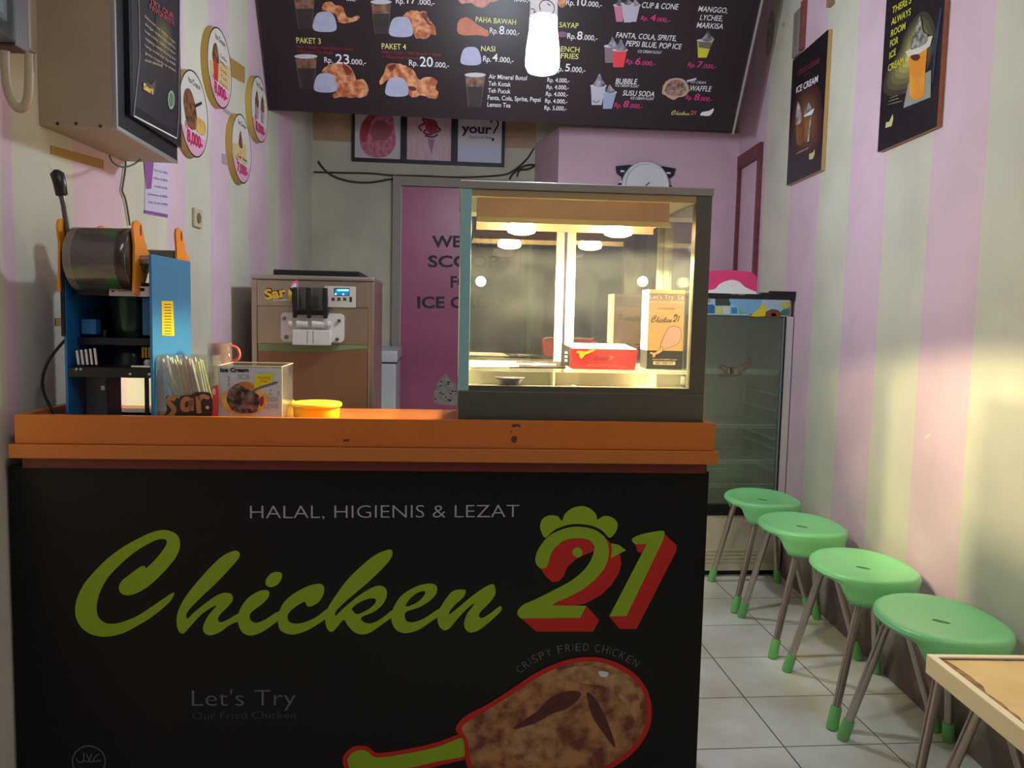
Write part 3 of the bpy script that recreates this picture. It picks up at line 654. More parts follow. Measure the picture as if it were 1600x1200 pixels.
# ================================================================== soft serve machine behind the counter
SY = 3.5; SP = Panel((0, SY, 0), (1, 0, 0), (0, 0, 1))
s0 = SP.uv(393, 500).x; s1 = SP.uv(584, 500).x; st = SP.uv(480, 431).y
SM = at(s0, SY, 0)
soft = thing('ice_cream_machine', 'steel soft serve ice cream machine with three black levers behind the counter', 'ice cream machine', SM)
mach = mat('brushed steel cabinet', (188, 172, 152), .3, metal=.85, bump=.05, bscale=160, stretch=(1, 1, .03))
mach_e = mat('satin steel edge', (190, 182, 172), .3, metal=.8)
dline = mat('dark gap', (34, 26, 20), .7)
sw = s1-s0; sx = lambda x, y=500: SP.uv(x, y).x-s0; sz = lambda y, x=480: SP.uv(x, y).y
def SB(): return MB(SM)
zf = sz(480); zg = sz(538); zh = sz(550)
mb = SB().box(0, sw, .012, .55, .06, st, mach); mb.box(0, .022, 0, .012, .06, st-.02, mach).box(sw-.022, sw, 0, .012, .06, st-.02, mach)
mb.box(.022, sw-.022, .002, .012, zf+.003, st-.02, mach)
mb.build('body', soft, .003)
SB().box(-.002, sw+.002, -.006, .552, st-.018, st+.001, mach_e).build('top_edge', soft, .006)
for x in (.05, sw-.09):
    for y in (.06, .46): SB().lathe([(.03, .0), (.03, .05), (.012, .055), (.012, .0605)], dline, (x+.02, y, 0), 14).build('foot', soft)
SB().box(.024, sw-.024, .003, .0118, zg+.002, zf-.002, mach).build('dispensing_panel', soft)
mb = SB().box(.026, sw-.026, .001, .0119, .12, zh, mat('steel lower door', (150, 108, 84), .4, metal=.55)); mb.build('lower_door', soft)
SB().prism([(.026, zg), (sw-.026, zg), (sw-.026, zg-.012), (sw*.45, zh-.002), (.026, zh+.002)], lambda a, b, k: (a, .0118-.010*(1-k) if False else (.002 if k else .0119), b), mat('green drip rail', (128, 140, 96), .45)).build('drip_rail', soft)
lid = mat('black plastic', (22, 22, 24), .35)
lx0 = sx(423, 425); lx1 = sx(561, 425)
SB().box(lx0, lx1, .05, .45, st+.001, st+.026, lid).build('hopper_lid', soft, .006)
# logo and control panel
FPn = Panel(SM @ Vector((0, .0018, 0)), (1, 0, 0), (0, 0, 1)); mb = MB(); pr = Print(FPn, mb)
gold = mat('yellow logo letters', (235, 190, 60), .45); dkb = mat('dark logo outline', (74, 46, 30), .5); wht = mat('white print', (235, 235, 235), .5); pk = mat('pink print', (222, 120, 150), .5)
for m, b_, l in ((dkb, .10, 1), (gold, .035, 2)):
    pr.text('Sar', (415, 468), (448, 463), 15, m, l, bold=b_); 
pr.px([(451, 453), (457, 449), (459, 462), (455, 470), (451, 468)], gold, 2, 2)
pr.px([(452, 448), (458, 440), (465, 437), (467, 446), (462, 455), (456, 456)], pk, 2, 2); pr.px([(455, 449), (461, 442), (464, 446), (459, 453)], wht, 3, 2)
pr.text('ice cream', (427, 470), (452, 470), 4, wht, 3)
mb.build('logo', soft)
cp = [sx(507, 445), sx(556, 445), sz(479), sz(446)]
mb = SB().box(cp[0], cp[1], -.003, .0018, cp[2], cp[3], mat('white control fascia', (205, 198, 188), .4)); CPp = Panel(SM @ Vector((0, -.003, 0)), (1, 0, 0), (0, 0, 1)); pr = Print(CPp, mb)
for (x, y, w_, h_), c in (((518, 465, 5, 5), (130, 30, 36)), ((527, 465, 5, 5), (70, 62, 62)), ((536, 465, 5, 5), (80, 72, 72)), ((546, 464, 4, 8), (30, 60, 36))):
    pr.px([(x, y), (x+w_, y), (x+w_, y+h_), (x, y+h_)], mat('button %d%d' % (x, y), c, .4), 1)
ctl = mb.build('control_panel', soft)
mb = MB(); pr = Print(CPp, mb); scr = emis('blue lit display', (30, 130, 190), 1.1); lit = emis('cyan lit digits', (150, 235, 255), 1.6)
pr.px([(522, 450), (546, 450), (546, 462), (522, 462)], mat('display rim', (20, 40, 60), .3), 1); pr.px([(523.5, 451), (545, 451), (545, 461), (523.5, 461)], scr, 2)
for a, b_, c, d_ in ((527, 452, 545, 455), (523, 458, 526, 461), (535, 458.5, 538, 461)): pr.px([(a, b_), (c, b_), (c, d_), (a, d_)], lit, 3)
mb.build('display', ctl)
# dispensing head
whp = mat('white plastic head', (222, 216, 212), .35)
h0, h1 = sx(440, 510), sx(538, 510); hz0_, hz1_ = sz(534), sz(489)
SB().prism(rrect(h0, h1, hz0_, hz1_, .018, 4), lambda a, b, k: (a, -.02 if k else .003, b), whp).build('head_plate', soft)
mb = SB().box(sx(460, 525), sx(519, 525), -.055, -.0201, hz0_-.012, sz(515), whp); hb = mb.build('head_block', soft, .004)
for x0_, x1_ in ((454, 459), (466, 483), (490, 507), (514, 519)): SB().lathe([(.014, sx(x0_, 500)), (.014, sx(x1_, 500))], whp, (0, -.036, sz(506)), 14, axis='x').build('head_clip', hb)
for x_ in (483, 492): SB().box(sx(x_, 525), sx(x_, 525)+.0015, -.056, -.0551, hz0_-.004, sz(516), dline).build('seam', hb)
for x_, y_ in ((446, 498), (531, 500), (449, 527), (528, 529)): SB().lathe([(.006, -.032), (.008, -.028), (.008, -.0205)], mat('chrome screw', (150, 148, 146), .25, metal=1), (sx(x_, y_), 0, sz(y_)), 12, axis='y').build('knob_screw', soft)
for x_ in (464, 485.5, 511):
    xx = sx(x_, 470)
    SB().tube([(xx, -.045, sz(496)), (xx, -.052, sz(488)), (xx, -.058, sz(470)), (xx, -.058, sz(450))], [.009, .0095, .012, .010], lid, 12).build('lever', soft)
SB().box(sx(460, 487), sx(515, 487), -.048, -.0205, sz(492), sz(484), lid).build('lever_bar', soft, .003)
for a, b_ in ((468, 482), (490, 506)): SB().box(sx(a), sx(b_), -.030, -.0225, sz(483), sz(449), mat('grey lever guard', (78, 76, 76), .5)).build('lever_guard', soft, .002)
# ================================================================== white chest freezer at the back wall
fy = 4.47; q0 = hit(621, 560, (0, fy, 0), (0, 1, 0)); zl = hit(600, 567, (0, fy, 0), (0, 1, 0)).z; ztp = hit(600, 548, (0, fy, 0), (0, 1, 0)).z
fz = thing('chest_freezer', 'white chest freezer with a closed lid beside the ice cream machine', 'freezer', at(q0.x-.56, fy, 0))
frw = mat('white appliance enamel', (196, 200, 208), .35)
MB().box(q0.x-.54, q0.x-.008, fy+.01, 5.1, .012, zl-.004, frw).build('cabinet', fz, .008)
MB().box(q0.x-.55, q0.x, fy, 5.11, zl+.002, ztp, frw).build('lid', fz, .01)
MB().box(q0.x-.54, q0.x-.004, fy+.012, 5.1, zl-.0045, zl+.0025, dline).build('lid_seal', fz)
for x in (q0.x-.49, q0.x-.06):
    for y in (fy+.06, 5.03): MB().lathe([(.02, 0), (.02, .0125)], dline, (x, y, 0), 12).build('foot', fz)
# ================================================================== glass door drinks fridge
DRY = 3.62; DFP = Panel((0, DRY, 0), (1, 0, 0), (0, 0, 1)); fx = lambda x, y=640: DFP.uv(x, y).x; fzz = lambda y, x=1160: DFP.uv(x, y).y
r1 = (fx(1218, 890)+fx(1243, 480))/2; r0 = r1-.54; ftop = fzz(455)
fr_ = thing('drinks_fridge', 'tall glass-door drinks fridge with a fruit banner beside the striped wall', 'fridge', at(r0, DRY, 0))
fw = mat('white fridge body', (214, 206, 204), .35); fblk = mat('black fridge trim', (20, 20, 22), .4); fin = mat('grey fridge liner', (192, 198, 192), .5)
zb0, zb1 = fzz(805, 1150), fzz(788, 1150)
mb = MB().box(r0, r0+.03, DRY+.03, 4.12, .06, ftop-.04, fw).box(r1-.03, r1, DRY+.03, 4.12, .06, ftop-.04, fw).box(r0+.03, r1-.03, 4.08, 4.12, .06, ftop-.04, fin)
mb.box(r0+.03, r1-.03, DRY+.03, 4.08, .06, zb0, fw).box(r0, r1, DRY+.03, 4.12, ftop-.04, ftop-.012, fw)
mb.add([(r0+.0305, DRY+.031, zb0), (r0+.0305, 4.079, zb0), (r0+.0305, 4.079, ftop-.04), (r0+.0305, DRY+.031, ftop-.04)], [(0, 1, 2, 3)], fin)
mb.add([(r1-.0305, DRY+.031, zb0), (r1-.0305, 4.079, zb0), (r1-.0305, 4.079, ftop-.04), (r1-.0305, DRY+.031, ftop-.04)], [(0, 3, 2, 1)], fin)
mb.build('body', fr_)
mb = MB().box(r0, r1, DRY-.002, DRY+.029, fzz(467), ftop-.012, fblk); q = fx(1205, 455); mb.box(q, r1+.002, DRY-.004, DRY+.029, ftop-.0118, ftop+.004, fblk); mb.box(fx(1190, 455), q-.0005, DRY-.002, DRY+.029, ftop-.0118, ftop-.004, fblk)
pr = Print(DFP.off(.002), mb); pr.text('POLYTRON', (1141, 460), (1163, 461), 3, wht, 1)
mb.build('top_trim', fr_)
hz_b, hz_t = fzz(493), fzz(468)
mb = MB().box(r0+.002, fx(1232, 480), DRY, DRY+.02, hz_b, hz_t, mat('pale blue banner', (150, 196, 216), .4)); pr = Print(DFP, mb)
def C_(n, c): return mat('banner '+n, c, .45)
B9 = lambda pts: [(1090+x/9.065, 430+y/9.065) for x, y in pts]
for pts, m, sm in (([(480,320),(860,320),(900,420),(840,500),(700,560),(560,440),(470,400)], C_('ice blue', (120, 170, 210)), 3), ([(860,320),(1310,318),(1310,400),(1100,430),(960,420)], C_('pale lilac', (176, 184, 214)), 0), ([(250,320),(465,320),(465,430),(250,430)], C_('dark green', (58, 66, 56)), 0),
                   ([(95,320),(180,320),(180,385),(95,385)], C_('tan', (190, 120, 100)), 0), ([(130,415),(220,415),(245,450),(240,540),(125,540)], C_('blue', (48, 96, 158)), 0), ([(255,450),(350,450),(350,545),(255,545)], C_('lime', (198, 208, 96)), 0), ([(360,450),(450,450),(450,545),(360,545)], C_('pale', (208, 204, 198)), 0),
                   ([(475,455),(560,455),(560,545),(475,545)], C_('sky', (44, 130, 190)), 0), ([(580,460),(660,455),(690,545),(580,550)], C_('mint', (104, 176, 136)), 0),
                   ([(730,550),(770,500),(860,450),(900,410),(960,425),(975,500),(950,580),(760,582)], C_('yellow', (214, 196, 40)), 2), ([(970,520),(1060,480),(1150,500),(1190,560),(1120,595),(980,590)], C_('red brown', (130, 62, 44)), 2),
                   ([(1045,545),(1090,535),(1115,570),(1070,585),(1045,575)], C_('yellow', (214, 196, 40)), 2), ([(1170,400),(1250,380),(1305,390),(1305,450),(1200,460)], C_('olive yellow', (188, 190, 70)), 2), ([(1180,510),(1250,475),(1300,490),(1295,560),(1200,570)], C_('leaf green', (70, 116, 84)), 2), ([(720,545),(740,510),(770,540),(755,575)], C_('orange', (216, 130, 40)), 2)):
    pr.px(B9(pts), m, 1+.1*sm, sm)
mb.build('header_banner', fr_)
xg0, xg1 = fx(1218, 640)-.003, None
dgx1 = (fx(1231, 500)+fx(1213, 780))/2
strip_r = mat('white door edge', (204, 194, 194), .4)
mb = MB().box(dgx1, r1, DRY, DRY+.028, zb0, hz_b-.001, strip_r).box(r0, r0+.03, DRY, DRY+.028, zb0, hz_b-.001, strip_r)
mb.box(dgx1-.007, dgx1-.0005, DRY-.001, DRY+.02, zb1, hz_b-.002, fblk).box(dgx1-.014, dgx1-.0075, DRY+.002, DRY+.02, zb1, hz_b-.002, mat('door gasket grey', (120, 132, 128), .5)).box(r0+.0305, dgx1-.0005, DRY-.001, DRY+.028, zb0, zb1-.0005, fblk)
fd = mb.build('door', fr_)
G_D = glass('fridge door glass', (226, 234, 226), .06, .15, (196, 202, 186), 2.5, .02)
MB().box(r0+.0305, dgx1-.0145, DRY+.006, DRY+.011, zb1, hz_b-.002, G_D).build('pane', fd)
mb = MB(); pr = Print(DFP.off(-.0055), mb); sb = mat('brown decal line', (110, 84, 60), .5)
S2 = lambda pts: [(1080+x/2.309, 400+y/2.309) for x, y in pts]
for l in ([(125,398),(112,394),(104,404),(118,412),(124,422),(110,430),(100,426)], [(140,405),(130,404),(128,424),(142,424),(144,402),(146,428)], [(152,428),(152,404),(158,402),(164,408)], [(172,404),(176,430)], [(178,398),(205,380),(215,366),(212,396),(188,412),(178,424)], [(104,434),(150,432),(184,430)]): pr.line(S2(l), 2.2, sb, 1)
mb.build('decal', fd)
wire = mat('white shelf wire', (238, 242, 240), .4)
for y in (578, 663, 719, 757):
    z = fzz(y)-.01
    mb = MB().tube([(r0+.034, DRY+.05, z), (r1-.034, DRY+.05, z)], .0045, wire, 6).tube([(r0+.034, 4.06, z), (r1-.034, 4.06, z)], .0035, wire, 6)
    mb.tube([(r0+.034, DRY+.05, z-.012), (r1-.034, DRY+.05, z-.012)], .003, wire, 6)
    for k in range(14): x = r0+.05+(r1-r0-.1)*k/13; mb.tube([(x, DRY+.05, z+.003), (x, 4.06, z+.003)], .0018, wire, 5)
    if y == 578: mb.box(r0+.034, r1-.034, DRY+.042, DRY+.046, z-.012, z+.012, wire)
    mb.build('shelf', fr_)
for z in [fzz(y) for y in (620, 645, 690, 705, 740)]: MB().box(r1-.046, r1-.031, DRY+.06, 4.05, z, z+.008, wire).build('shelf_rail', fr_)
mb = MB().box(r0+.004, r1-.004, DRY+.004, DRY+.03, .03, zb0-.002, mat('cream kick panel', (206, 194, 172), .45))
for k in range(4): z = .07+.018*k; mb.box(r0+.004, r1-.004, DRY+.001, DRY+.0039, z, z+.008, mat('cream kick panel', (0, 0, 0)))
mb.build('kick_panel', fr_)
mb = MB().box(r0+.02, r1-.02, DRY+.035, 4.1, .0, .059, fblk); mb.build('plinth', fr_)
# tissue holder on the fridge
TY = 3.70; TP = Panel((0, TY, 0), (1, 0, 0), (0, 0, 1)); t0 = TP.uv(1098, 440).x; t1 = TP.uv(1183, 440).x; zt0 = ftop-.0115+.0005; zt1 = TP.uv(1140, 422).y
tm = (t0+t1)/2; tw = (t1-t0)/2; th = zt1-zt0
tis = thing('tissue_box', 'hot pink domed tissue box with a white scalloped front on the fridge', 'tissue box', at(tm, TY+.055, zt0))
hp = mat('hot pink plastic', (226, 60, 122), .3)
prof = [(-tw, 0), (-tw*1.0, th*.55), (-tw*.93, th*.82), (-tw*.7, th*.95), (0, th), (tw*.7, th*.95), (tw*.93, th*.82), (tw, th*.55), (tw, 0)]
pp = smooth_open(prof, 4)
MB().prism(pp, lambda a, b, k: (tm+a, TY if k else TY+.11, zt0+b), hp, smooth=False).build('shell', tis, .008)
sc = [(-tw*.98, 0), (-tw*.98, th*.10), (-tw*.55, th*.18), (-tw*.38, th*.40), (0, th*.58), (tw*.32, th*.52), (tw*.55, th*.30), (tw*.9, th*.14), (tw*.98, th*.1), (tw*.98, 0)]
o = MB().prism(smooth_open(sc, 3), lambda a, b, k: (tm+a, TY-.004 if k else TY-.0003, zt0+b+.0005), mat('white plastic', (232, 234, 230), .4)).build('scalloped_front', tis); o['label'] = 'white scalloped front'
# ================================================================== menu board hung across the room
bl = Vector((-.817, 4.149, 2.168)); br = hit(1142, 206, bl, (0, 0, 1)); be = (br-bl).normalized()
lean = math.radians(28.9); bn0 = Vector((-be.y, be.x, 0)) if False else Vector((be.y, -be.x, 0))
bup = (Vector((0, 0, 1))*math.cos(lean)+bn0*math.sin(lean)).normalized()
MBP = Panel(bl, be, bup); BW = (br-bl).length; BHt = .90
BM = Matrix.Translation(bl)
board = thing('menu_board', 'large black menu board with priced chicken meals and drinks leaning out under the ceiling', 'menu board', BM)
blk_b = mat('black menu vinyl', (40, 32, 40), .38, c2=(52, 38, 44), nscale=1.2, spec=.35)
mb = MB(); cs = [MBP.P(a, b, d) for d in (0, -.014) for a, b in ((0, 0), (BW, 0), (BW, BHt), (0, BHt))]
mb.add(cs, [(0, 1, 2, 3), (7, 6, 5, 4), (0, 4, 5, 1), (1, 5, 6, 2), (2, 6, 7, 3), (3, 7, 4, 0)], blk_b)
pr = Print(MBP, mb)
yel = mat('pale yellow lettering', (226, 222, 130), .5); whi = mat('white lettering', (232, 230, 236), .5); mag = mat('magenta lettering', (214, 52, 128), .5); redt = mat('dull red lettering', (150, 40, 42), .5)
def price(rp, rp2, num, n0, n1, hn, tail, t0, t1, m, h=8.5, sk=0.):
    if rp: pr.text('Rp.', rp, rp2, h, m, 2, bold=.01, skew=sk)
    pr.text(num, n0, n1, hn, m, 2, bold=.012, skew=sk)
    if tail: pr.text(tail, t0, t1, h*.95, m, 2, bold=.008, skew=sk)
T = lambda t, a, b, h, m, bold=.008, skew=0.: pr.text(t, a, b, h, m, 2, bold=bold, skew=skew)
T('PAKET 3', (463.5, 67), (501.5, 68.5), 8.5, yel); T('PAKET 4', (596.5, 76), (634.5, 77.5), 8.5, yel)
T('Nasi + Dada + Paha Bawah + Sayap', (464, 74.5), (552, 79), 4.5, redt, 0); T('+ Minuman Teh Pucuk', (464, 82), (521, 84.5), 4.5, redt, 0)
T('Nasi + Dada + Paha Bawah + Sayap', (597, 83), (689, 87.5), 4.5, redt, 0); T('+ Minuman Lemon', (597, 90.5), (655, 93), 4.5, redt, 0)
price((507, 97.5), (520, 98), '23', (525, 99), (546, 100), 14.5, '.000,-', (547, 100), (572, 101.5), whi)
price((639, 102), (653, 102.8), '20', (656, 103.5), (676.5, 104.3), 15, '.000,-', (678, 104.5), (701.5, 106), whi)
price((618.5, 5), (632, 6), '17', (636, 5), (650, 6), 13, '.000,-', (653, 6.8), (679, 8.2), whi)
T('.000,-', (541, 1), (557, 2), 7, whi)
T('.000,-', (803, 2), (828, 3.5), 8, whi)
T('PAHA BAWAH', (743, 34), (806, 38.5), 8, yel); price((765, 51.5), (777.5, 52.5), '8', (779.5, 53), (787.5, 53.6), 12.5, '.000,-', (788.5, 53.5), (811.5, 55), whi)
T('NASI', (751.5, 79.5), (773.5, 80.5), 8, yel); price((754.5, 95.5), (767, 96.5), '4', (769, 95.5), (777.5, 96), 12, '.000,-', (778.5, 96.5), (802, 98.5), whi)
T('SAYAP', (873.5, 42.5), (903.5, 44), 8, yel); price((886, 60), (899.5, 61), '8', (901, 61.5), (909.5, 62), 12.5, '.000,-', (910.5, 62), (933, 63.5), whi)
T('FRENCH', (864, 79.5), (905, 81.8), 8, yel); T('FRIES', (876, 90.8), (903.5, 92.3), 8, yel); price((864, 111), (880, 111.5), '5', (882.5, 111), (890, 111.5), 11.5, '.000,-', (891, 112), (914, 113.5), whi)
price((884, 7.5), (897.5, 8.5), '10', (901.5, 8.5), (915.5, 9.3), 12, '.000,-', (916.5, 9.5), (940, 11.5), whi)
for i, (t, x1, pz) in enumerate((('Air Mineral Botol', 823, '4'), ('Teh Kotak', 798, '4'), ('Teh Pucuk', 797.5, '4'), ('Fanta, Cola, Sprite, Pepsi', 844.5, '4'), ('Lemon Tea', 797.5, '5'))):
    y0_ = 122.8+10.9*i; x0_ = 763.5-.55*i
    T(t, (x0_, y0_), (x1, y0_+2.6*(x1-x0_)/60), 7, whi); xx = 855-1.15*i; T('Rp. %s.000,-' % pz, (xx, y0_+5), (xx+34.5, y0_+6.3), 6.5, whi)
T('CUP & CONE', (1002, 12), (1058.5, 15), 8.8, whi, .008, .12); price((1001, 31), (1012, 32), '4', (1015, 32), (1023.5, 32.5), 9.5, '.000,-', (1024, 33), (1046, 34.8), mag, 6.5, .15)
T('MANGGO,', (1090.5, 17.5), (1136, 20.5), 8.2, whi, .008, .12); T('LYCHEE,', (1093, 31), (1128.5, 33), 8.2, whi, .008, .12); T('MARKISA', (1088, 43), (1129, 45.5), 8.2, whi, .008, .12)
price((1074, 104), (1086, 105), '7', (1088, 105), (1096, 105.5), 9.5, '.000,-', (1096.5, 106), (1118, 107), mag, 6.5, .15)
T('FANTA, COLA, SPRITE,', (962, 58.5), (1056, 64), 8.2, whi, .008, .12); T('PEPSI BLUE, POP ICE', (977.5, 71.5), (1063.5, 77), 8.2, whi, .008, .12); T('ICE CREAM FLOAT', (996, 82), (1033, 84.3), 4.2, whi, 0, .12)
price((977.5, 98.8), (989, 99.6), '6', (991.5, 100.5), (999.5, 101), 10.5, '.000,-', (1000.5, 101), (1023, 102.5), mag, 6.8, .15)
T('BUBBLE', (961.5, 130.5), (994.5, 131.5), 8, whi, .008, .12); T('ICE CREAM FLOAT', (961, 135), (997.5, 137), 4, whi, 0, .12); T('SUSU SODA', (972.5, 149), (1022, 151), 8, whi, .008, .12); T('ICE CREAM FLOAT', (985, 155), (1021, 156.5), 4, whi, 0, .12)
price((959, 167), (970.5, 168), '8', (973, 167), (981, 167.6), 10, '.000,-', (982, 168), (1003, 169.5), mag, 6.8, .15)
T('ICE CREAM', (1079, 129.7), (1102, 131), 3.6, whi, 0, .12); T('WAFFLE', (1076.5, 141.5), (1110, 143), 8, whi, .008, .12); price((1070.5, 155), (1081, 156), '8', (1083.5, 156), (1091.5, 156.5), 9.5, '.000,-', (1092, 157), (1112, 158.5), mag, 6.5, .15)
# printed food
fried = mat('printed fried chicken', (170, 84, 48), .5, c2=(232, 164, 120), nscale=34, detail=9, thresh=(.38, .62)); fried_d = mat('printed dark crust', (120, 48, 36), .5, noise=.3, nscale=40)
fried_p = mat('printed pale drumstick', (196, 116, 84), .5, noise=.12, nscale=30); rice = mat('printed rice dome', (176, 178, 208), .5, noise=.05, nscale=30)
cupd = mat('printed dark drink', (50, 38, 38), .5, noise=.25, nscale=22); cupb = mat('printed brown foam', (150, 110, 86), .5, c2=(84, 58, 48), nscale=36); cupw = mat('printed white rim', (196, 196, 204), .5)
def cup(x0, x1, yt, xb0, xb1, yb, full=True):
    h = yb-yt
    f = lambda t: (x0+(xb0-x0)*t, x1+(xb1-x1)*t)
    def band(t0_, t1_, m, l):
        a, b = f(t0_); c, d = f(t1_); pr.px([(a, yt+h*t0_), (b, yt+h*t0_), (d, yt+h*t1_), (c, yt+h*t1_)], m, l)
    band(.0, 1, cupd, 1); band(.08, .38, cupb, 1.3)
    pr.px(ell((x0+x1)/2, yt+1, (x1-x0)/2+1.2, 3.6, 16), cupw, 1.6)
    for k in (0, 1):
        p, q = f(.1)[k], f(1)[k]; pr.px([(p-.5, yt+h*.1), (p+.5, yt+h*.1), (q+.4, yb), (q-.4, yb)], mat('printed cup edge', (96, 86, 86), .5), 1.5)
cup(461, 495, 87, 470, 491, 138); cup(580, 611, 2, 586, 606, 53); cup(459, 491, -6, 467, 488, 45); cup(727, 758, 116, 732, 751, 167)
def dome(x0, x1, y0_, y1_): pr.px([(x0, y1_-(y1_-y0_)*.12), (x0+.5, y0_+(y1_-y0_)*.42), (x0+(x1-x0)*.18, y0_+(y1_-y0_)*.08), ((x0+x1)/2, y0_), (x1-(x1-x0)*.2, y0_+(y1_-y0_)*.07), (x1-.8, y0_+(y1_-y0_)*.4), (x1, y1_-(y1_-y0_)*.10), ((x0+x1)/2, y1_)], rice, 2.5, 4)
dome(490, 525, 18, 50); dome(491.5, 525.5, 114, 144.5); dome(609, 644, 26, 58); dome(603, 637, 120.5, 151); dome(720.5, 751, 73, 102)
def blob(pts, m, l=1.2, rough_=1.0, n=3, seed=1):
    rnd = random.Random(seed); P_ = smooth_closed(pts, n)
    pr.px([(x+rnd.uniform(-rough_, rough_), y+rnd.uniform(-rough_, rough_)) for x, y in P_], m, l)
Z3 = lambda pts: [(400+x/6.668, y/6.668) for x, y in pts]; Z4b = lambda pts: [(580+x/6.314, y/6.314) for x, y in pts]
blob(Z3([(690,60),(720,25),(790,20),(830,60),(890,60),(920,110),(940,170),(1000,180),(1060,160),(1080,185),(1020,225),(960,240),(900,240),(860,225),(830,160),(760,120),(700,105)]), fried, 1.2, .7, 3, 2)
blob(Z3([(690,750),(740,690),(800,660),(900,665),(970,690),(1030,780),(1050,835),(1110,825),(1160,880),(1165,960),(1110,1015),(1000,1015),(900,1010),(830,1025),(800,990),(840,950),(820,850)]), fried, 1.2, .9, 3, 3)
blob(Z3([(900,680),(960,690),(1000,750),(960,790),(920,740)]), fried_d, 1.4, .6, 2, 4)
blob(Z4b([(310,160),(350,120),(410,105),(480,110),(545,120),(560,180),(620,240),(635,300),(640,345),(590,340),(550,375),(480,380),(430,360),(410,280),(380,200)]), fried, 1.2, .9, 3, 5)
blob(Z4b([(490,130),(545,125),(560,190),(600,250),(560,240),(520,190)]), fried_d, 1.4, .6, 2, 6)
blob(Z4b([(160,640),(240,625),(320,640),(380,670),(440,730),(480,790),(540,760),(610,765),(650,800),(640,860),(660,920),(640,970),(560,960),(500,940),(430,960),(370,930),(350,860),(250,800),(150,790),(100,835),(80,810),(130,730)]), fried, 1.2, 1.0, 3, 7)
blob(Z4b([(170,650),(240,632),(230,680),(190,700)]), fried_d, 1.4, .5, 2, 8); blob(Z4b([(365,850),(430,855),(440,890),(380,895)]), fried_d, 1.4, .5, 2, 9)
blob(Z4b([(850,240),(870,195),(930,170),(990,195),(1060,250),(1110,280),(1150,300),(1160,340),(1140,360),(1090,350),(1040,345),(960,350),(880,340),(850,300)]), fried_p, 1.2, .4, 3, 10)
blob([(716, 0), (722, 6), (735, 4), (745, 10), (752, 12), (760, 10), (766, 4), (775, 2), (780, -4), (740, -8), (716, -6)], mat('printed pink chicken', (206, 140, 130), .5, noise=.2, nscale=40), 1.2, .6, 2, 11)
blob([(870, -6), (882, -6), (884, 6), (880, 12), (874, 9), (872, 2)], fried, 1.2, .5, 2, 12)
blob([(866, 52), (880, 49), (890, 54), (884, 58), (872, 57)], mat('printed mauve wing', (120, 84, 110), .5, noise=.2, nscale=30), 1.2, .4, 2, 13)
swirl = mat('printed ice cream swirl', (170, 162, 178), .5, c2=(70, 62, 80), nscale=30); pinkc = mat('printed pink cup', (196, 120, 150), .5); whc = mat('printed white cup', (184, 178, 196), .5); redd = mat('printed red drink', (226, 62, 72), .5); yeld = mat('printed yellow drink', (206, 200, 48), .5); grd = mat('printed grey cup', (128, 112, 118), .5); lil = mat('printed lilac drink', (150, 160, 190), .5)
def smallcup(x0, x1, yt, xb0, xb1, yb, body, l, tip=None):
    pr.px([(x0, yt), (x1, yt), (xb1, yb), (xb0, yb)], body, l); pr.px(ell((x0+x1)/2, yt, (x1-x0)/2+1.3, 2.4, 14), cupw, l+.2)
    if tip:
        cx, ty = tip; wdt = (x1-x0)/2*.8; pr.px([(cx, ty), (cx+wdt*.45, ty+(yt-ty)*.45), (cx+wdt, yt-1), (cx, yt+2), (cx-wdt, yt-1), (cx-wdt*.5, ty+(yt-ty)*.5)], swirl, l+.4, 3)
smallcup(959, 976, 8, 963, 973, 34, pinkc, 1.2, (968, -2)); smallcup(984, 1000, 8, 986, 994, 34, whc, 1.2, (993, -2)); smallcup(971, 990, 6, 975, 986, 35, whc, 1.8, (981, -3))
smallcup(944.5, 962, 72, 945.5, 958, 98, grd, 1.2, (957, 57)); smallcup(957.5, 980, 78, 958, 974, 105, redd, 2, (970, 61))
smallcup(1089.5, 1114, 63, 1090.5, 1104, 90, yeld, 1.4, (1106, 48)); pr.px([(1091, 64), (1112, 66), (1109.5, 77), (1091.5, 74)], mat('printed grey liquid', (108, 102, 92), .5), 1.5)
smallcup(923, 947, 134, 924.5, 940, 164, whc, 1.2, (936.5, 115)); smallcup(943, 963, 144, 942, 956, 170, lil, 2, (953, 132))
pr.line([(926, 157), (931, 160), (937, 157)], 1, mat('printed dark smile', (60, 50, 70), .5), 2.2)
blob([(1034, 142), (1038, 130), (1046, 124), (1058, 122), (1068, 124), (1075, 132), (1077, 142), (1070, 150), (1060, 152), (1051, 156), (1043, 151), (1036, 148)], mat('printed waffle', (190, 156, 132), .5), 1.2, .8, 3, 20)
blob([(1039, 141), (1044, 130), (1055, 125), (1066, 128), (1072, 136), (1068, 147), (1055, 150), (1044, 148)], mat('printed chocolate scoops', (84, 52, 48), .5, c2=(170, 138, 124), nscale=50), 1.6, .6, 3, 21)
pr.line([(1073, 127), (1088, 123)], 3, cupw, 1.5, 0)
def xf_px(panel, x0, x1, yb, yt, slope=0.):
    return lambda x, y: tuple(panel.uv(x0+(x-118)/(1058-118)*(x1-x0), yb-(995-y)/(995-790)*(yb-yt)+slope*(x-118)/940))
logo(pr, xf_px(MBP, 1049, 1089, 179.5, 170, 1.5), mat('pale gold print', (206, 192, 120), .5), mat('pale red print', (206, 120, 104), .5), None, 1, 2, False)
pr.px([(1094, 180), (1097, 175), (1108, 173), (1115, 169), (1114, 175), (1108, 181), (1098, 180.5)], whi, 1, 2)
mb.build('board', board)
rod = mat('dull white rod', (150, 140, 138), .5)
MB().tube([MBP.P(BW+.012, -.01, .004), MBP.P(BW+.012, BHt, .004)], .007, rod, 8).build('edge_rod', board)
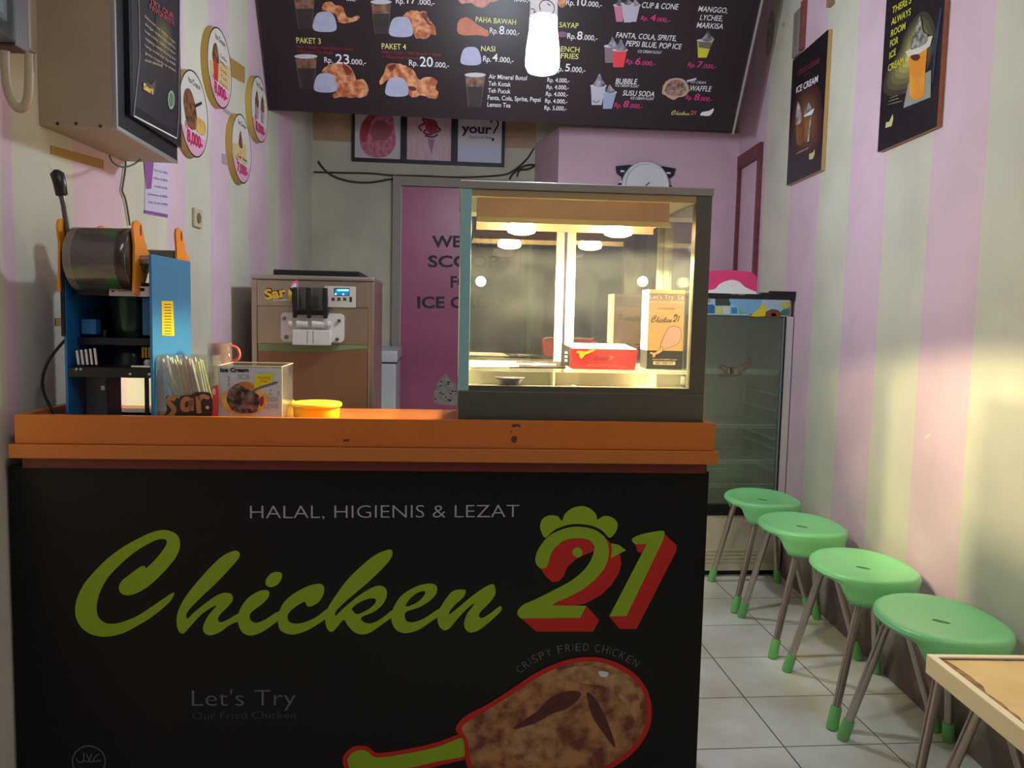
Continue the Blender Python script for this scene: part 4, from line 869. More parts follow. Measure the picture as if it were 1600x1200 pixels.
MB().tube([MBP.P(BW*.0+.3, BHt, -.007), (MBP.P(.3, BHt, 0)).to_3d()*1 + Vector((0, .02, ZC-MBP.P(.3, BHt, 0).z))], .003, dline, 6).build('hanging_wire', board)
MB().tube([MBP.P(BW-.3, BHt, -.007), MBP.P(BW-.3, BHt, 0) + Vector((0, .02, ZC-MBP.P(.3, BHt, 0).z))], .003, dline, 6).build('hanging_wire', board)
# ================================================================== pendant lamp
PY = 3.0; q = hit(848.5, 60, (0, PY, 0), (0, 1, 0)); zb_ = hit(848, 117, (0, PY, 0), (0, 1, 0)).z; PXc = q.x
pend = thing('pendant_lamp', 'glowing white cylindrical pendant lamp hanging in front of the menu board', 'pendant lamp', at(PXc, PY, zb_))
glow = emis('glowing lamp glass', (225, 240, 255), PENDANT_STRENGTH*.12)
glow_hot = emis('glowing lamp tube', (222, 238, 255), PENDANT_STRENGTH)
frost = mat('frosted printed glass', (226, 224, 236), .3, emit=.55)
MB().lathe([(.0, .0), (.028, .002), (.052, .010), (.062, .03), (.0625, .05), (.0605, .09), (.055, .13), (.051, .16), (.050, .20)], glow, (PXc, PY, zb_), 32).build('glass_shade', pend)
mb = MB().lathe([(.0500, .2005), (.0495, .24), (.050, .30), (.049, .36), (.040, .385)], frost, (PXc, PY, zb_), 32)
scr_ = mat('grey scroll print', (92, 88, 104), .5)
cols = mb.build('printed_collar', pend)
mb = MB()
def scroll(px_pts, w_=.0028):
    P3 = []
    for x, y in smooth_open(px_pts, 6):
        # the scrolls lie on the cylinder's face towards the room's front
        v = hit(x, y, (0, PY-.05, 0), (0, 1, 0)); dx = max(-.047, min(.047, v.x-PXc)); P3.append((v.x, PY-math.sqrt(.0512**2-dx*dx), v.z))
    mb.tube(P3, w_*.5, scr_, 5)
scroll([(845, 16), (843, 8), (848, 1), (858, 1), (866, 7), (866, 17), (859, 24), (863, 28), (866, 34)]); scroll([(831, 8), (836, 14), (833, 21), (828, 20)]); scroll([(836, 16), (840, 22), (836, 26), (833, 24)]); scroll([(855, 6), (860, 8)])
mb.build('scroll_print', cols)
MB().tube([(PXc, PY, zb_+.386), (PXc, PY, ZC-.03)], .004, mat('white flex', (210, 210, 208), .5), 8).build('flex', pend)
MB().lathe([(.045, ZC-.001), (.045, ZC-.015), (.02, ZC-.032)], mat('white plastic rose', (220, 220, 216), .5), (PXc, PY, 0), 20).build('ceiling_rose', pend)
l = bpy.data.lights.new('pendant_light', 'POINT'); l.energy = PENDANT_STRENGTH; l.color = (.80, .90, 1); l.shadow_soft_size = .06
lo = bpy.data.objects.new('pendant_light', l); COL.objects.link(lo); lo.location = (PXc, PY, zb_-.066)
# ================================================================== framed triptych, cables, clock at the back
FY = 5.185; FPl = Panel((0, FY, 0), (1, 0, 0), (0, 0, 1)); fb0 = FPl.uv(550, 251); fb1 = FPl.uv(788, 262); fbz = (fb0.y+fb1.y)/2; fh = .40
tri = thing('picture_frame', 'black triple picture frame with pink prints on the back wall under the menu board', 'picture frame', at((fb0.x+fb1.x)/2, FY, fbz))
fblk2 = mat('black frame wood', (34, 28, 38), .5); paper = mat('pale print paper', (206, 196, 206), .45)
xs = [fb0.x, FPl.uv(554.5, 215).x, FPl.uv(626, 215).x, FPl.uv(636, 215).x, FPl.uv(705, 215).x, FPl.uv(715.5, 215).x, FPl.uv(784, 215).x, fb1.x]
mb = MB().box(xs[0], xs[7], FY-.006, 5.198, fbz, fbz+.022, fblk2).box(xs[0], xs[7], FY-.006, 5.198, fbz+fh-.022, fbz+fh, fblk2)
for a, b_ in ((0, 1), (2, 3), (4, 5), (6, 7)): mb.box(xs[a], xs[b_], FY-.006, 5.198, fbz+.022, fbz+fh-.022, fblk2)
mb.build('frame', tri)
pkp = mat('pink crayon print', (178, 84, 116), .5, c2=(212, 128, 150), nscale=40); pkd = mat('rose print', (160, 52, 74), .5, noise=.15, nscale=30); pkl = mat('pale rose paper', (206, 164, 176), .45, c2=(212, 182, 192), nscale=60, stretch=(1, 1, .2)); mar = mat('maroon print', (110, 28, 52), .5); dkp = mat('dark violet lettering', (52, 30, 62), .5)
for i, (a, b_) in enumerate(((1, 2), (3, 4), (5, 6))):
    mb = MB().box(xs[a], xs[b_], FY, 5.197, fbz+.022, fbz+fh-.022, pkl if i == 1 else paper); pr = Print(FPl, mb)
    if i == 0:
        pr.px([(562, 210), (568, 190), (580, 176), (600, 172), (613, 182), (617, 205), (618, 225), (610, 240), (596, 246), (578, 244), (565, 232)], pkp, 1, 4)
        pr.px([(562, 212), (566, 192), (580, 178), (592, 176), (582, 188), (576, 205), (572, 220), (566, 222)], pkd, 2, 3); pr.px([(583, 195), (592, 188), (604, 192), (612, 202), (606, 216), (590, 220), (580, 212)], mat('dusty rose print', (158, 84, 92), .5), 2, 3)
    elif i == 1:
        for l_ in ([(659, 205), (655, 198), (664, 192), (660, 186), (670, 187), (680, 190), (683, 198), (688, 203), (680, 207), (670, 210), (662, 206), (672, 200), (680, 196), (668, 194)], [(664, 212), (676, 214), (684, 210)]): pr.line(l_, 3, mar, 1)
        pr.px([(668, 216), (679, 218), (674, 242)], mat('faded cone print', (150, 120, 140), .5), 1); pr.px([(664, 190), (676, 188), (684, 198), (680, 208), (668, 206)], pkd, 1.5, 3)
    else:
        pr.text('your', (721, 207), (768, 209), 14, dkp, 1, bold=.035); pr.line([(766, 192), (770, 187.5), (776, 188.5), (778.5, 194), (775, 201), (771, 209)], 2.6, dkp, 1); pr.text('favourite', (733, 216), (767, 217), 5, mar, 1); pr.px(ell(770, 218, 2.6, 2.6, 10), dkp, 1)
        pr.px([(716, 227), (784, 231), (784, 256), (716, 252)], mat('pale blue paper', (196, 200, 222), .4), 1)
    mb.build('print', tri)
cab = mat('dark wall cable', (52, 46, 44), .6)
def wire_thing(name, pts, r, m, label, cat, sm=6):
    P3 = smooth_open([tuple(p) for p in pts], sm); zmin = min(p[2] for p in P3); c = P3[0]
    return home(MB().tube(P3, r, m, 8), name, (c[0], c[1], zmin), label, cat, {'wall_cable': 'cables on the back wall', 'hanging_wire': 'wires below the sign box'}.get(name))
bw = lambda x, y, o=.008: hit(x, y, (0, YB-o, 0), (0, 1, 0))
wire_thing('wall_cable', [bw(497, 252), bw(506, 264), bw(522, 276), bw(550, 284), bw(580, 285), bw(612, 280), bw(617, 284)], .006, cab, 'dark cable drooping from a hole at the left of the back wall', 'cable')
wire_thing('wall_cable', [bw(490, 269), bw(530, 270), bw(580, 271), bw(612, 274), bw(660, 275), bw(720, 277), bw(780, 274), bw(800, 268), bw(822, 250), bw(834, 232)], .0055, cab, 'dark cable running along the back wall under the triple frame', 'cable')
wire_thing('wall_cable', [bw(796, 280, .02), bw(803, 270, .02), bw(820, 259, .02), bw(835, 258, .02), bw(826, 264, .02), bw(812, 266, .02), bw(808, 276, .02)], .006, cab, 'looped end of cable on the back wall beside the pink partition', 'cable')
# clock
CY = BY-.004; CP = Panel((0, CY, 0), (1, 0, 0), (0, 0, 1)); cc = CP.uv(1005.5, 292); cr = (CP.uv(1042, 292)-cc).length
# the partition's face is turned a little: the clock hangs against it
ck = thing('wall_clock', 'round white wall clock with a black winged frame on the pink partition', 'clock', at(cc.x, BY, cc.y))
pf = lambda x: BY-.03*(x-bx0.x)/(rw(BY).x-bx0.x)
cyb = pf(cc.x)-.012
dkn = mat('navy black frame', (30, 28, 46), .45)
wing = [(-.172, .105), (-.1, .115), (.1, .115), (.176, .105), (.17, .085), (.165, .065), (.135, .045), (.135, .02), (.165, 0), (.17, -.03), (.17, -.1), (-.17, -.1), (-.17, -.03), (-.165, 0), (-.135, .02), (-.135, .045), (-.165, .065), (-.17, .085)]
mb = MB().prism(wing, lambda a, b, k: (cc.x+a, cyb-.012 if k else cyb+.003, cc.y+b), dkn)
CPf = Panel((0, cyb-.012, 0), (1, 0, 0), (0, 0, 1)); pr = Print(CPf, mb)
for sg in (-1, 1):
    for z in (.078, .018): x = cc.x+sg*.135; pr.loc([(x-.012, cc.y+z-.005), (x+.012, cc.y+z-.005), (x+.012, cc.y+z+.005), (x-.012, cc.y+z+.005)], wht, 1)
mb.build('winged_frame', ck)
MB().lathe([(cr*.84, .024), (cr*.88, .032), (cr*.97, .030), (cr, .020), (cr, .0005)], mat('white clock rim', (226, 228, 236), .3), (cc.x, cyb-.012, cc.y), 40, axis='y', sx=1, sy=1).build('rim', ck) if False else None
def ylathe(prof, m, c, seg=40):
    mb = MB(); mb.lathe([(r, 0-h) for r, h in prof], m, c, seg, axis='y'); return mb
ylathe([(cr*.84, .012), (cr*.86, .024), (cr*.93, .028), (cr*.985, .022), (cr, .001)], mat('white clock rim', (226, 228, 236), .3), (cc.x, cyb-.012, cc.y)).build('rim', ck)
mb = ylathe([(0, .010), (cr*.845, .010)], mat('clock dial', (206, 206, 214), .4), (cc.x, cyb-.012, cc.y)); CPd = Panel((0, cyb-.0222, 0), (1, 0, 0), (0, 0, 1)); pr = Print(CPd, mb); ink = mat('clock ink', (44, 42, 56), .5)
pr.text('12', (cc.x-.020, cc.y+cr*.60), (cc.x+.020, cc.y+cr*.60), .026, ink, 1, bold=.03, px=False)
for k in range(12):
    if k: a = math.radians(90-30*k); pr.loc(ell(cc.x+cr*.7*math.cos(a), cc.y+cr*.7*math.sin(a), .006, .006, 8), ink, 1)
pr.loc(smooth_closed([(cc.x-.045, cc.y+.035), (cc.x-.04, cc.y+.065), (cc.x+.01, cc.y+.07), (cc.x+.04, cc.y+.09), (cc.x+.03, cc.y+.04), (cc.x, cc.y+.03)], 3), mat('faint pink dial print', (206, 186, 196), .5), 1)
mb.build('dial', ck)
mb = MB(); pr = Print(CPd.off(.002), mb)
pr.loc([(cc.x-.003, cc.y), (cc.x+.022, cc.y+.022), (cc.x+.026, cc.y+.018), (cc.x+.003, cc.y-.003)], ink, 1); pr.loc([(cc.x-.003, cc.y-.002), (cc.x+.003, cc.y+.002), (cc.x+.03, cc.y-.07), (cc.x+.026, cc.y-.072)], ink, 2)
mb.build('hands', ck)
# ================================================================== posters on the right wall
wood_e = mat('pale wood edge', (196, 158, 98), .5, noise=.1, nscale=20, stretch=(1, 1, .1)); wood_r = mat('reddish wood edge', (176, 112, 74), .5, noise=.1, nscale=20, stretch=(1, 1, .1)); pblk = mat('black poster print', (28, 20, 28), .32, spec=.5)
def poster(px_l, px_r, yb, yt, T_, edge, label, deco, bevel=0):
    pp = Panel(RA+RN*T_, -RD, (0, 0, 1)); a = pp.uv(px_l[0], px_l[1]); b_ = pp.uv(px_r[0], px_r[1])
    z0_ = (pp.uv(*yb[0]).y+pp.uv(*yb[1]).y)/2; z1_ = (pp.uv(*yt[0]).y+pp.uv(*yt[1]).y)/2 if yt else z0_+(b_.x-a.x)*1.5
    c = RA-RD*((a.x+b_.x)/2); t = thing('poster', label, 'poster', Matrix.Translation((c.x, c.y, z0_)), 'posters on the striped right wall')
    mb = MB(); q = [RA-RD*u+RN*o for u, o in ((a.x, .001), (b_.x, .001), (b_.x, T_-.0015), (a.x, T_-.0015))]
    mb.prism([(p.x, p.y) for p in q], lambda x, y, k: (x, y, z0_+k*(z1_-z0_)), edge); mb.build('backing_board', t)
    mb = MB(); cs = [pp.P(u, v, d) for d in (0, -.0012) for u, v in ((a.x, z0_), (b_.x, z0_), (b_.x, z1_), (a.x, z1_))]
    mb.add(cs, [(0, 1, 2, 3), (7, 6, 5, 4), (0, 4, 5, 1), (1, 5, 6, 2), (2, 6, 7, 3), (3, 7, 4, 0)], pblk); pr = Print(pp, mb); deco(pr, pp, a.x, b_.x, z0_, z1_)
    mb.build('print', t); return t
Q2 = lambda pts: [(1370+x/5, y/5) for x, y in pts]; Q3 = lambda pts: [(1220+x/4.444, 30+y/4.444) for x, y in pts]
olive = mat('printed olive glow', (96, 88, 52), .4, c2=(150, 140, 60), nscale=5); oranged = mat('printed orange drink', (226, 140, 36), .4, c2=(240, 180, 70), nscale=6); lemon = mat('lemon lettering', (206, 200, 60), .4); greyp = mat('printed grey paper', (150, 152, 138), .4)
scoop_d = mat('printed dark swirl', (60, 58, 52), .4, c2=(176, 172, 160), nscale=45); gold_s = mat('printed pale gold', (206, 196, 140), .4)
def deco1(pr, pp, u0, u1, z0_, z1_):
    pr.glow(Q2([(100, 560), (180, 420), (240, 260), (330, 140), (400, 160), (440, 280), (420, 420), (330, 620), (200, 700), (90, 690)]), 'olive glow', (206, 196, 104), (44, 36, 34))
    for t, a, b_ in (("THERE'S", (125, 108), (275, 22)), ('ALWAYS', (118, 200), (270, 115)), ('ROOM', (115, 288), (228, 225)), ('FOR', (108, 370), (172, 335)), ('ICE', (103, 462), (155, 425)), ('CREAM', (92, 560), (215, 495))):
        A, B = Q2([a, b_]); pr.text(t, A, B, 9.5, lemon, 4, bold=.02)
    pr.px(Q2([(250, 650), (430, 545), (425, 760), (212, 845)]), greyp, 3)
    pr.px(Q2([(255, 440), (405, 330), (385, 560), (378, 740), (340, 775), (290, 778), (262, 745), (262, 600)]), oranged, 4)
    pr.px(Q2([(232, 405), (290, 370), (400, 290), (445, 280), (425, 360), (370, 400), (300, 440), (250, 445)]), mat('printed cream rim', (216, 208, 196), .4), 5)
    pr.px(Q2([(270, 385), (285, 300), (310, 220), (345, 128), (360, 180), (372, 250), (405, 270), (408, 310), (380, 350), (320, 375)]), scoop_d, 6, 3)
    pr.px(Q2([(275, 435), (330, 425), (345, 450), (320, 475), (285, 465)]), mat('printed chocolate', (92, 44, 20), .4), 6, 3)
    pr.px(Q2([(70, 1000), (75, 955), (100, 950), (128, 890), (132, 930), (118, 985)]), gold_s, 2)
    for k, (x0_, x1_) in enumerate(((108, 165), (95, 175), (88, 200))): A, B = Q2([(x0_, 770+25*k), (x1_, 748+22*k)]); pr.text('ice cream float', A, B, 1.6, gold_s, 2)
    pr.px(Q2([(455, 300), (500, 60), (515, 60), (470, 400), (445, 640), (432, 640)]), mat('painted blue glare', (44, 58, 82), .25), 2, 0)  # bluish glare on the poster's gloss, put in as flat colour
poster((1378, 120), (1468, 120), ((1372, 235), (1463, 201)), None, .017, wood_r, "black poster of an orange drink reading THERE'S ALWAYS ROOM FOR ICE CREAM on striped wall", deco1)
def deco2(pr, pp, u0, u1, z0_, z1_):
    pr.glow(Q3([(90, 700), (120, 560), (180, 480), (250, 500), (280, 640), (270, 800), (230, 900), (130, 920), (85, 850)]), 'brown glow', (156, 104, 66), (50, 26, 28))
    A, B = Q3([(108, 515), (258, 435)]); pr.text('ICE CREAM', A, B, 9, whi, 2, bold=.02)
    mred = mat('dull maroon lettering', (128, 56, 60), .4)
    for a, b_, t, h in (((118, 395), (270, 300), 'chocolate', 10), ((160, 402), (200, 380), 'with', 4)): A, B = Q3([a, b_]); pr.text(t, A, B, h, mred, 2)
    amber = mat('printed amber cup', (110, 70, 38), .4, c2=(160, 110, 60), nscale=10); crw = mat('printed cream swirl', (206, 196, 190), .4, c2=(120, 96, 86), nscale=30)
    pr.px(Q3([(105, 740), (155, 720), (160, 860), (150, 880), (115, 870)]), amber, 3); pr.px(Q3([(160, 670), (225, 640), (205, 830), (190, 860), (160, 850)]), amber, 3.5)
    pr.px(Q3([(105, 735), (110, 660), (120, 570), (140, 610), (150, 690), (140, 720)]), crw, 4, 2); pr.px(Q3([(165, 660), (185, 600), (205, 570), (220, 620), (215, 650)]), scoop_d, 4, 2); pr.px(Q3([(165, 668), (238, 618), (234, 635), (222, 662), (165, 680)]), whi, 5); pr.px(Q3([(205, 700), (220, 665), (200, 850), (188, 852)]), crw, 4.5)
    pr.px(Q3([(198, 975), (200, 935), (225, 925), (238, 900), (238, 935), (225, 970)]), gold_s, 2); A, B = Q3([(110, 938), (196, 895)]); pr.text('our special ice cream', A, B, 2.2, whi, 2)
poster((1234, 187), (1288, 160), ((1229, 286.5), (1282, 269.6)), ((1239, 88.5), (1294, 52.5)), .019, wood_e, 'dark brown poster reading ICE CREAM with two glowing cups, farther along the striped wall', deco2)
# wood offcuts fixed to the right wall
def wblock(px0, px1, yb, yt, t, m, label, strip=None):
    pp = Panel(RA+RN*t, -RD, (0, 0, 1)); u0 = pp.uv(px0, (yb+yt)/2).x; u1 = pp.uv(px1, (yb+yt)/2).x; z0_, z1_ = pp.uv((px0+px1)/2, yb).y, pp.uv((px0+px1)/2, yt).y
    c = RA-RD*((u0+u1)/2); tt = thing('wood_block', label, 'wood block', Matrix.Translation((c.x, c.y, z0_)), 'wood blocks on the right wall')
    def bxx(a, b_, o0, o1, m_, zz0=z0_, zz1=z1_):
        q = [RA-RD*u+RN*o for u, o in ((a, o0), (b_, o0), (b_, o1), (a, o1))]; return MB().prism([(p.x, p.y) for p in q], lambda x, y, k: (x, y, zz0+k*(zz1-zz0)), m_)
    bxx(u0, u1, .0008, t, m).build('block', tt)
    if strip: bxx(u1+.0005, u1+.03, .0008, t, strip, z0_+.01, z1_+.02).build('side_strip', tt)
    return tt
wblock(1239, 1249, 86, 18, .02, mat('weathered grey wood', (132, 124, 120), .7, noise=.25, nscale=14, stretch=(1, 1, .15)), 'weathered grey wood block with a red side nailed above the farther poster', mat('red brown wood', (134, 72, 68), .6, noise=.15, nscale=14))
wblock(1292, 1298, 8, -30, .02, mat('brown wood', (150, 118, 96), .6, noise=.2, nscale=14), 'brown wood block high on the right wall, cut by the top of the view')
# ================================================================== left wall: lit sign box, meter, round signs ...
SYN = 2.055; sb0 = hit(72, 195, LA, LN); sfx = hit(182, 211, (0, SYN, 0), (0, 1, 0)); sfar = hit(275, 250, sfx, (1, 0, 0))
sz0 = (sb0.z+sfx.z+sfar.z)/3; sxw = sfx.x; syf = sfar.y+.01; szt = sz0+.75
SGM = at(lw(SYN).x, SYN, sz0)
sgn = thing('sign_box', 'grey metal box sign with a black poster face sticking out from the left wall', 'sign box', SGM)
gm = mat('grey painted sheet metal', (166, 150, 128), .5, noise=.06, nscale=5, spec=.4)
pts = [(lw(SYN, .001).x, SYN), (sxw-.004, SYN), (sxw-.004, syf), (lw(syf, .001).x, syf)]
mb = MB().prism(pts, lambda x, y, k: (x, y, sz0+k*(szt-sz0)), gm)
scr_d = mat('dark screw head', (50, 44, 40), .5)
for px, py in ((90, 193), (119, 193), (157, 197)): q = hit(px, py, (0, SYN, 0), (0, 1, 0)); mb.lathe([(0, -.0012), (.004, -.001), (.004, 0)], scr_d, (q.x, SYN, q.z), 10, axis='y')
mb.build('housing', sgn)
alu = mat('aluminium corner strip', (176, 178, 176), .35, metal=.8)
MB().box(sxw-.006, sxw+.002, SYN-.002, SYN+.006, sz0-.001, szt, alu).build('corner_strip', sgn); MB().box(sxw-.006, sxw+.002, SYN+.0062, syf, sz0-.001, sz0+.007, alu).build('corner_strip', sgn)
dface = mat('black gloss face', (18, 18, 24), .3)
MB().box(sxw-.0038, sxw+.001, SYN+.0063, syf, sz0+.0075, szt, dface).build('face_panel', sgn)
MB().box(sxw+.0012, sxw+.012, SYN+.060, syf+.004, sz0+.045, szt, dface).build('poster_mount', sgn)
SGP = Panel((sxw+.0126, 0, 0), (0, 1, 0), (0, 0, 1)); ptx = lambda pts: [(160+x/4.615, y/4.615) for x, y in pts]
mb = MB(); cs = [(sxw+.0124, SYN+.075, sz0+.075), (sxw+.0124, syf-.005, sz0+.075), (sxw+.0124, syf-.005, szt), (sxw+.0124, SYN+.075, szt)]
mb.add(cs+[(x+.0001, y, z) for x, y, z in cs], [(3, 2, 1, 0), (4, 5, 6, 7)], mat('black poster sheet', (30, 28, 36), .35)); pr = Print(SGP, mb)
pr.glow(ptx([(390, 140), (430, 120), (480, 180), (500, 300), (480, 400), (430, 430), (390, 330)]), 'dim olive glow', (120, 106, 40), (32, 30, 36))
ylt = mat('dull cream lettering', (196, 186, 146), .5); rdt = mat('dull crimson lettering', (170, 60, 74), .5)
for k in range(7): A, B = ptx([(302, 128+52*k), (522-(95 if k == 6 else 0), 318+40*k-(75 if k == 6 else 0))]); pr.text(['Nikmati ice cream segar', 'dengan aneka rasa pilihan', 'kopi coklat vanilla stroberi', 'topping coklat kacang keju', 'harga mulai dari Rp 4.000', 'gratis topping ice cream', 'pesan sekarang'][k], A, B, 4.6, ylt, 3)
for k, t in enumerate(('TRY OUR', 'FAVOURITE')): A, B = ptx([(335, 20+45*k), (512, 140+45*k)]); pr.text(t, A, B, 8, rdt, 3, bold=.02)
A, B = ptx([(290, 640), (362, 680)]); pr.text('Sari', A, B, 9, gold, 3, bold=.05); pr.px(ptx([(285, 645), (300, 590), (345, 610), (380, 575), (378, 640), (362, 690)]), dkb, 2)
pr.px(ptx(ell(493, 720, 24, 68, 24)), mat('pale green badge', (150, 170, 150), .5), 2); pr.px(ptx(ell(493, 720, 17, 50, 24)), mat('green badge print', (84, 124, 92), .5), 3)
pr.px(ptx([(218, 826), (532, 992), (532, 1002), (218, 838)]), whi, 2); pr.px(ptx([(218, 838), (264, 400), (256, 0), (262, 0), (270, 400), (226, 838)]), mat('grey border print', (120, 116, 124), .5), 2); pr.px(ptx([(532, 1000), (545, 850), (552, 0), (558, 0), (551, 850), (538, 1000)]), mat('grey border print', (0, 0, 0)), 2)
mb.build('poster_sheet', sgn)
# electricity meter with its conduit
MY0, MY1 = 1.63, 1.80; mzb = hit(62, 86, lw(1.90, .05), (0, 1, 0)).z
met = thing('electricity_meter', 'electricity meter with a clear cover and looped conduit at the top left of the wall', 'meter', Matrix.Translation(lw(1.80, 0, mzb)))
brn = mat('dark brown bakelite', (74, 58, 48), .45); clr = glass('clear meter cover', (215, 222, 226), .06, .30, (186, 196, 200), 12)
def lbox(y0_, y1_, o0, o1, z0_, z1_, m, mb=None):
    q = [lw(y0_, o0), lw(y0_, o1), lw(y1_, o1), lw(y1_, o0)]; return (mb or MB()).prism([(p.x, p.y) for p in q], lambda x, y, k: (x, y, z0_+k*(z1_-z0_)), m)
lbox(1.862, 1.918, .001, .056, mzb+.005, mzb+.32, brn).build('back_case', met, .004)
lbox(1.9185, 1.972, .001, .046, mzb+.02, mzb+.25, mat('grey meter housing', (150, 140, 132), .4)).build('side_housing', met, .006)
lbox(1.69, 1.85, .012, .048, mzb+.05, mzb+.31, mat('meter works', (150, 150, 156), .5)).build('register', met, .003)
lbox(1.80, 1.83, .049, .052, mzb+.06, mzb+.085, mat('meter label', (176, 200, 200), .5)).build('register_label', met)
lbox(1.665, 1.8615, .001, .060, mzb+.012, mzb+.33, clr).build('clear_cover', met, .004)
cpt = [hit(x, y, lw(1.84, .03), (0, 1, 0)) for x, y in ((8, 80), (8, 110), (12, 140), (21, 162), (33, 170), (42, 158), (45, 135), (46, 84))]
mb = MB().tube(smooth_open([tuple(p) for p in cpt], 5), .009, mat('aged cream conduit', (176, 160, 132), .5), 10); mb.build('conduit', met)
q0_ = hit(46, 135, lw(1.79, .029), (0, 1, 0)); MB().tube([hit(50, 84, lw(1.842, .035), (0, 1, 0)), hit(49, 110, lw(1.842, .035), (0, 1, 0)), hit(46, 138, lw(1.842, .03), (0, 1, 0))], .006, mat('dark red flex', (70, 38, 34), .5), 8).build('flex', met)
# small box cut by the left edge
jz = hit(4, 270, lw(1.81, .0), LN).z; jt = thing('junction_box', 'small cream electrical box cut off by the left edge of the view', 'electrical box', Matrix.Translation(lw(1.80, 0, jz)))
lbox(1.72, 1.842, .001, .018, jz, jz+.055, mat('cream plastic', (204, 194, 172), .45)).build('box', jt, .003); lbox(1.80, 1.835, .0181, .021, jz+.003, jz+.007, dline).build('slot', jt); lbox(1.80, 1.835, .0181, .021, jz+.046, jz+.050, dline).build('slot', jt)
# round price signs
rim_y = mat('yellowed disc edge', (196, 164, 74), .5); rim_d = mat('dark disc outline', (40, 34, 34), .5); disc_w = mat('pale disc print', (214, 208, 200), .45); disc_p = mat('pink disc print', (222, 166, 190), .45); mg_d = mat('crimson price', (196, 30, 92), .45); choco = mat('printed chocolate scoop', (70, 36, 24), .5, c2=(150, 96, 60), nscale=60); waf = mat('printed waffle gold', (200, 150, 70), .5, c2=(226, 186, 110), nscale=40)
def rsign(px, yc, r_, price_, kind, label):
    pp = Panel(LA+LN*.026, LD, (0, 0, 1)); c = pp.uv(px, yc); w3 = LA+LD*c.x; M = Matrix.Translation((w3.x, w3.y, c.y-r_))
    t = thing('round_sign', label, 'sign', M, 'round price signs on the left wall'); base = LA+LD*c.x+Vector((0, 0, c.y)); seg = 44
    mb = MB(); fn = lambda a, b, k: LA+LD*a+Vector((0, 0, b))+LN*(.0255 if k else .001)
    mb.prism(ell(c.x, c.y, r_, r_, seg), fn, disc_w, rim_y, True); pr = Print(pp, mb)
    E_ = lambda x, y: (c.x+x*r_, c.y+y*r_)
    pr.loc(ell(c.x, c.y, r_, r_, seg), rim_d, 0, [ell(c.x, c.y, r_*.965, r_*.965, seg)])
    low = [E_(.96*math.cos(math.radians(a)), .96*math.sin(math.radians(a))) for a in range(205, 336, 6)]; pr.loc(low, disc_p, 1)
    pr.text('Ice Cream', E_(-.38, .66), E_(.42, .66), r_*.13, rim_d, 2, px=False); pr.text('Rp', E_(-.62, -.42), E_(-.42, -.42), r_*.14, mg_d, 2, px=False); pr.text(price_.replace('.', ',')+'-', E_(-.52, -.72), E_(.55, -.72), r_*.27, mg_d, 3, bold=.03, px=False)
    if kind == 'scoop':
        pr.loc(smooth_closed([E_(-.7, .1), E_(-.6, .4), E_(-.3, .5), E_(0, .3), E_(.15, 0), (E_(.1, -.3)), E_(-.2, -.4), E_(-.5, -.3)], 4), choco, 2); pr.loc(smooth_closed([E_(.05, -.05), E_(.5, 0), E_(.8, -.1), E_(.7, -.35), E_(.1, -.35)], 3), waf, 2); pr.loc([E_(.0, .22), E_(.5, .42), E_(.52, .36), E_(.02, .15)], rim_d, 3)
    elif kind == 'cup':
        pr.loc([E_(-.6, .1), E_(-.15, .1), E_(-.22, -.4), E_(-.52, -.4)], mat('printed red drink disc', (190, 60, 34), .5), 2); pr.loc(smooth_closed([E_(-.62, .1), E_(-.5, .45), E_(-.3, .5), E_(-.12, .1)], 3), choco, 3)
        for k, tt in enumerate(('Coffee', 'Milo', 'Soda', 'Teh', 'Pop Ice')): pr.text(tt, E_(.0, .30-.17*k), E_(.55, .30-.17*k), r_*.09, mat('brown disc print', (130, 84, 40), .5), 2, px=False)
        pr.loc([E_(-.8, -.02), E_(.9, .3), E_(.9, .02), E_(.75, -.38), E_(-.75, -.38)], mat('tan disc print', (214, 186, 132), .45), 1.5)
    elif kind == 'cone':
        pr.loc([E_(-.9, .0), E_(.4, .2), E_(.5, -.38), E_(-.78, -.38)], mat('tan disc print', (214, 186, 132), .45), 1.5); pr.loc([E_(-.3, .05), E_(.0, .05), E_(-.13, -.3)], waf, 2); pr.loc(smooth_closed([E_(-.32, .05), E_(-.15, .5), E_(.02, .05)], 3), choco, 3)
        pr.text('Cup  Cone', E_(-.5, -.3), E_(.5, -.3), r_*.08, rim_d, 3, px=False)
    else:
        for x in (-.35, .3): pr.loc([E_(x-.2, .05), E_(x+.18, .05), E_(x+.1, -.35), E_(x-.14, -.35)], mat('printed mauve cup', (176, 140, 156), .5), 2); pr.loc(smooth_closed([E_(x-.2, .05), E_(x, .5), E_(x+.18, .05)], 3), choco, 3)
    mb.build('disc', t); return t
rsign(303.5, 178.5, .148, '8.000', 'scoop', 'round 8,000 price sign with chocolate scoops, nearest the black sign box')
rsign(344, 107, .148, '8.000', 'cup', 'round 8,000 price sign with a red drink, highest of the round signs')
rsign(378, 233, .143, '7.000', 'cone', 'round 7,000 price sign with a cone, lowest of the round signs')
rsign(406, 171.5, .145, '8.000', 'two', 'round price sign with two pink cups beside the corner of the menu board')
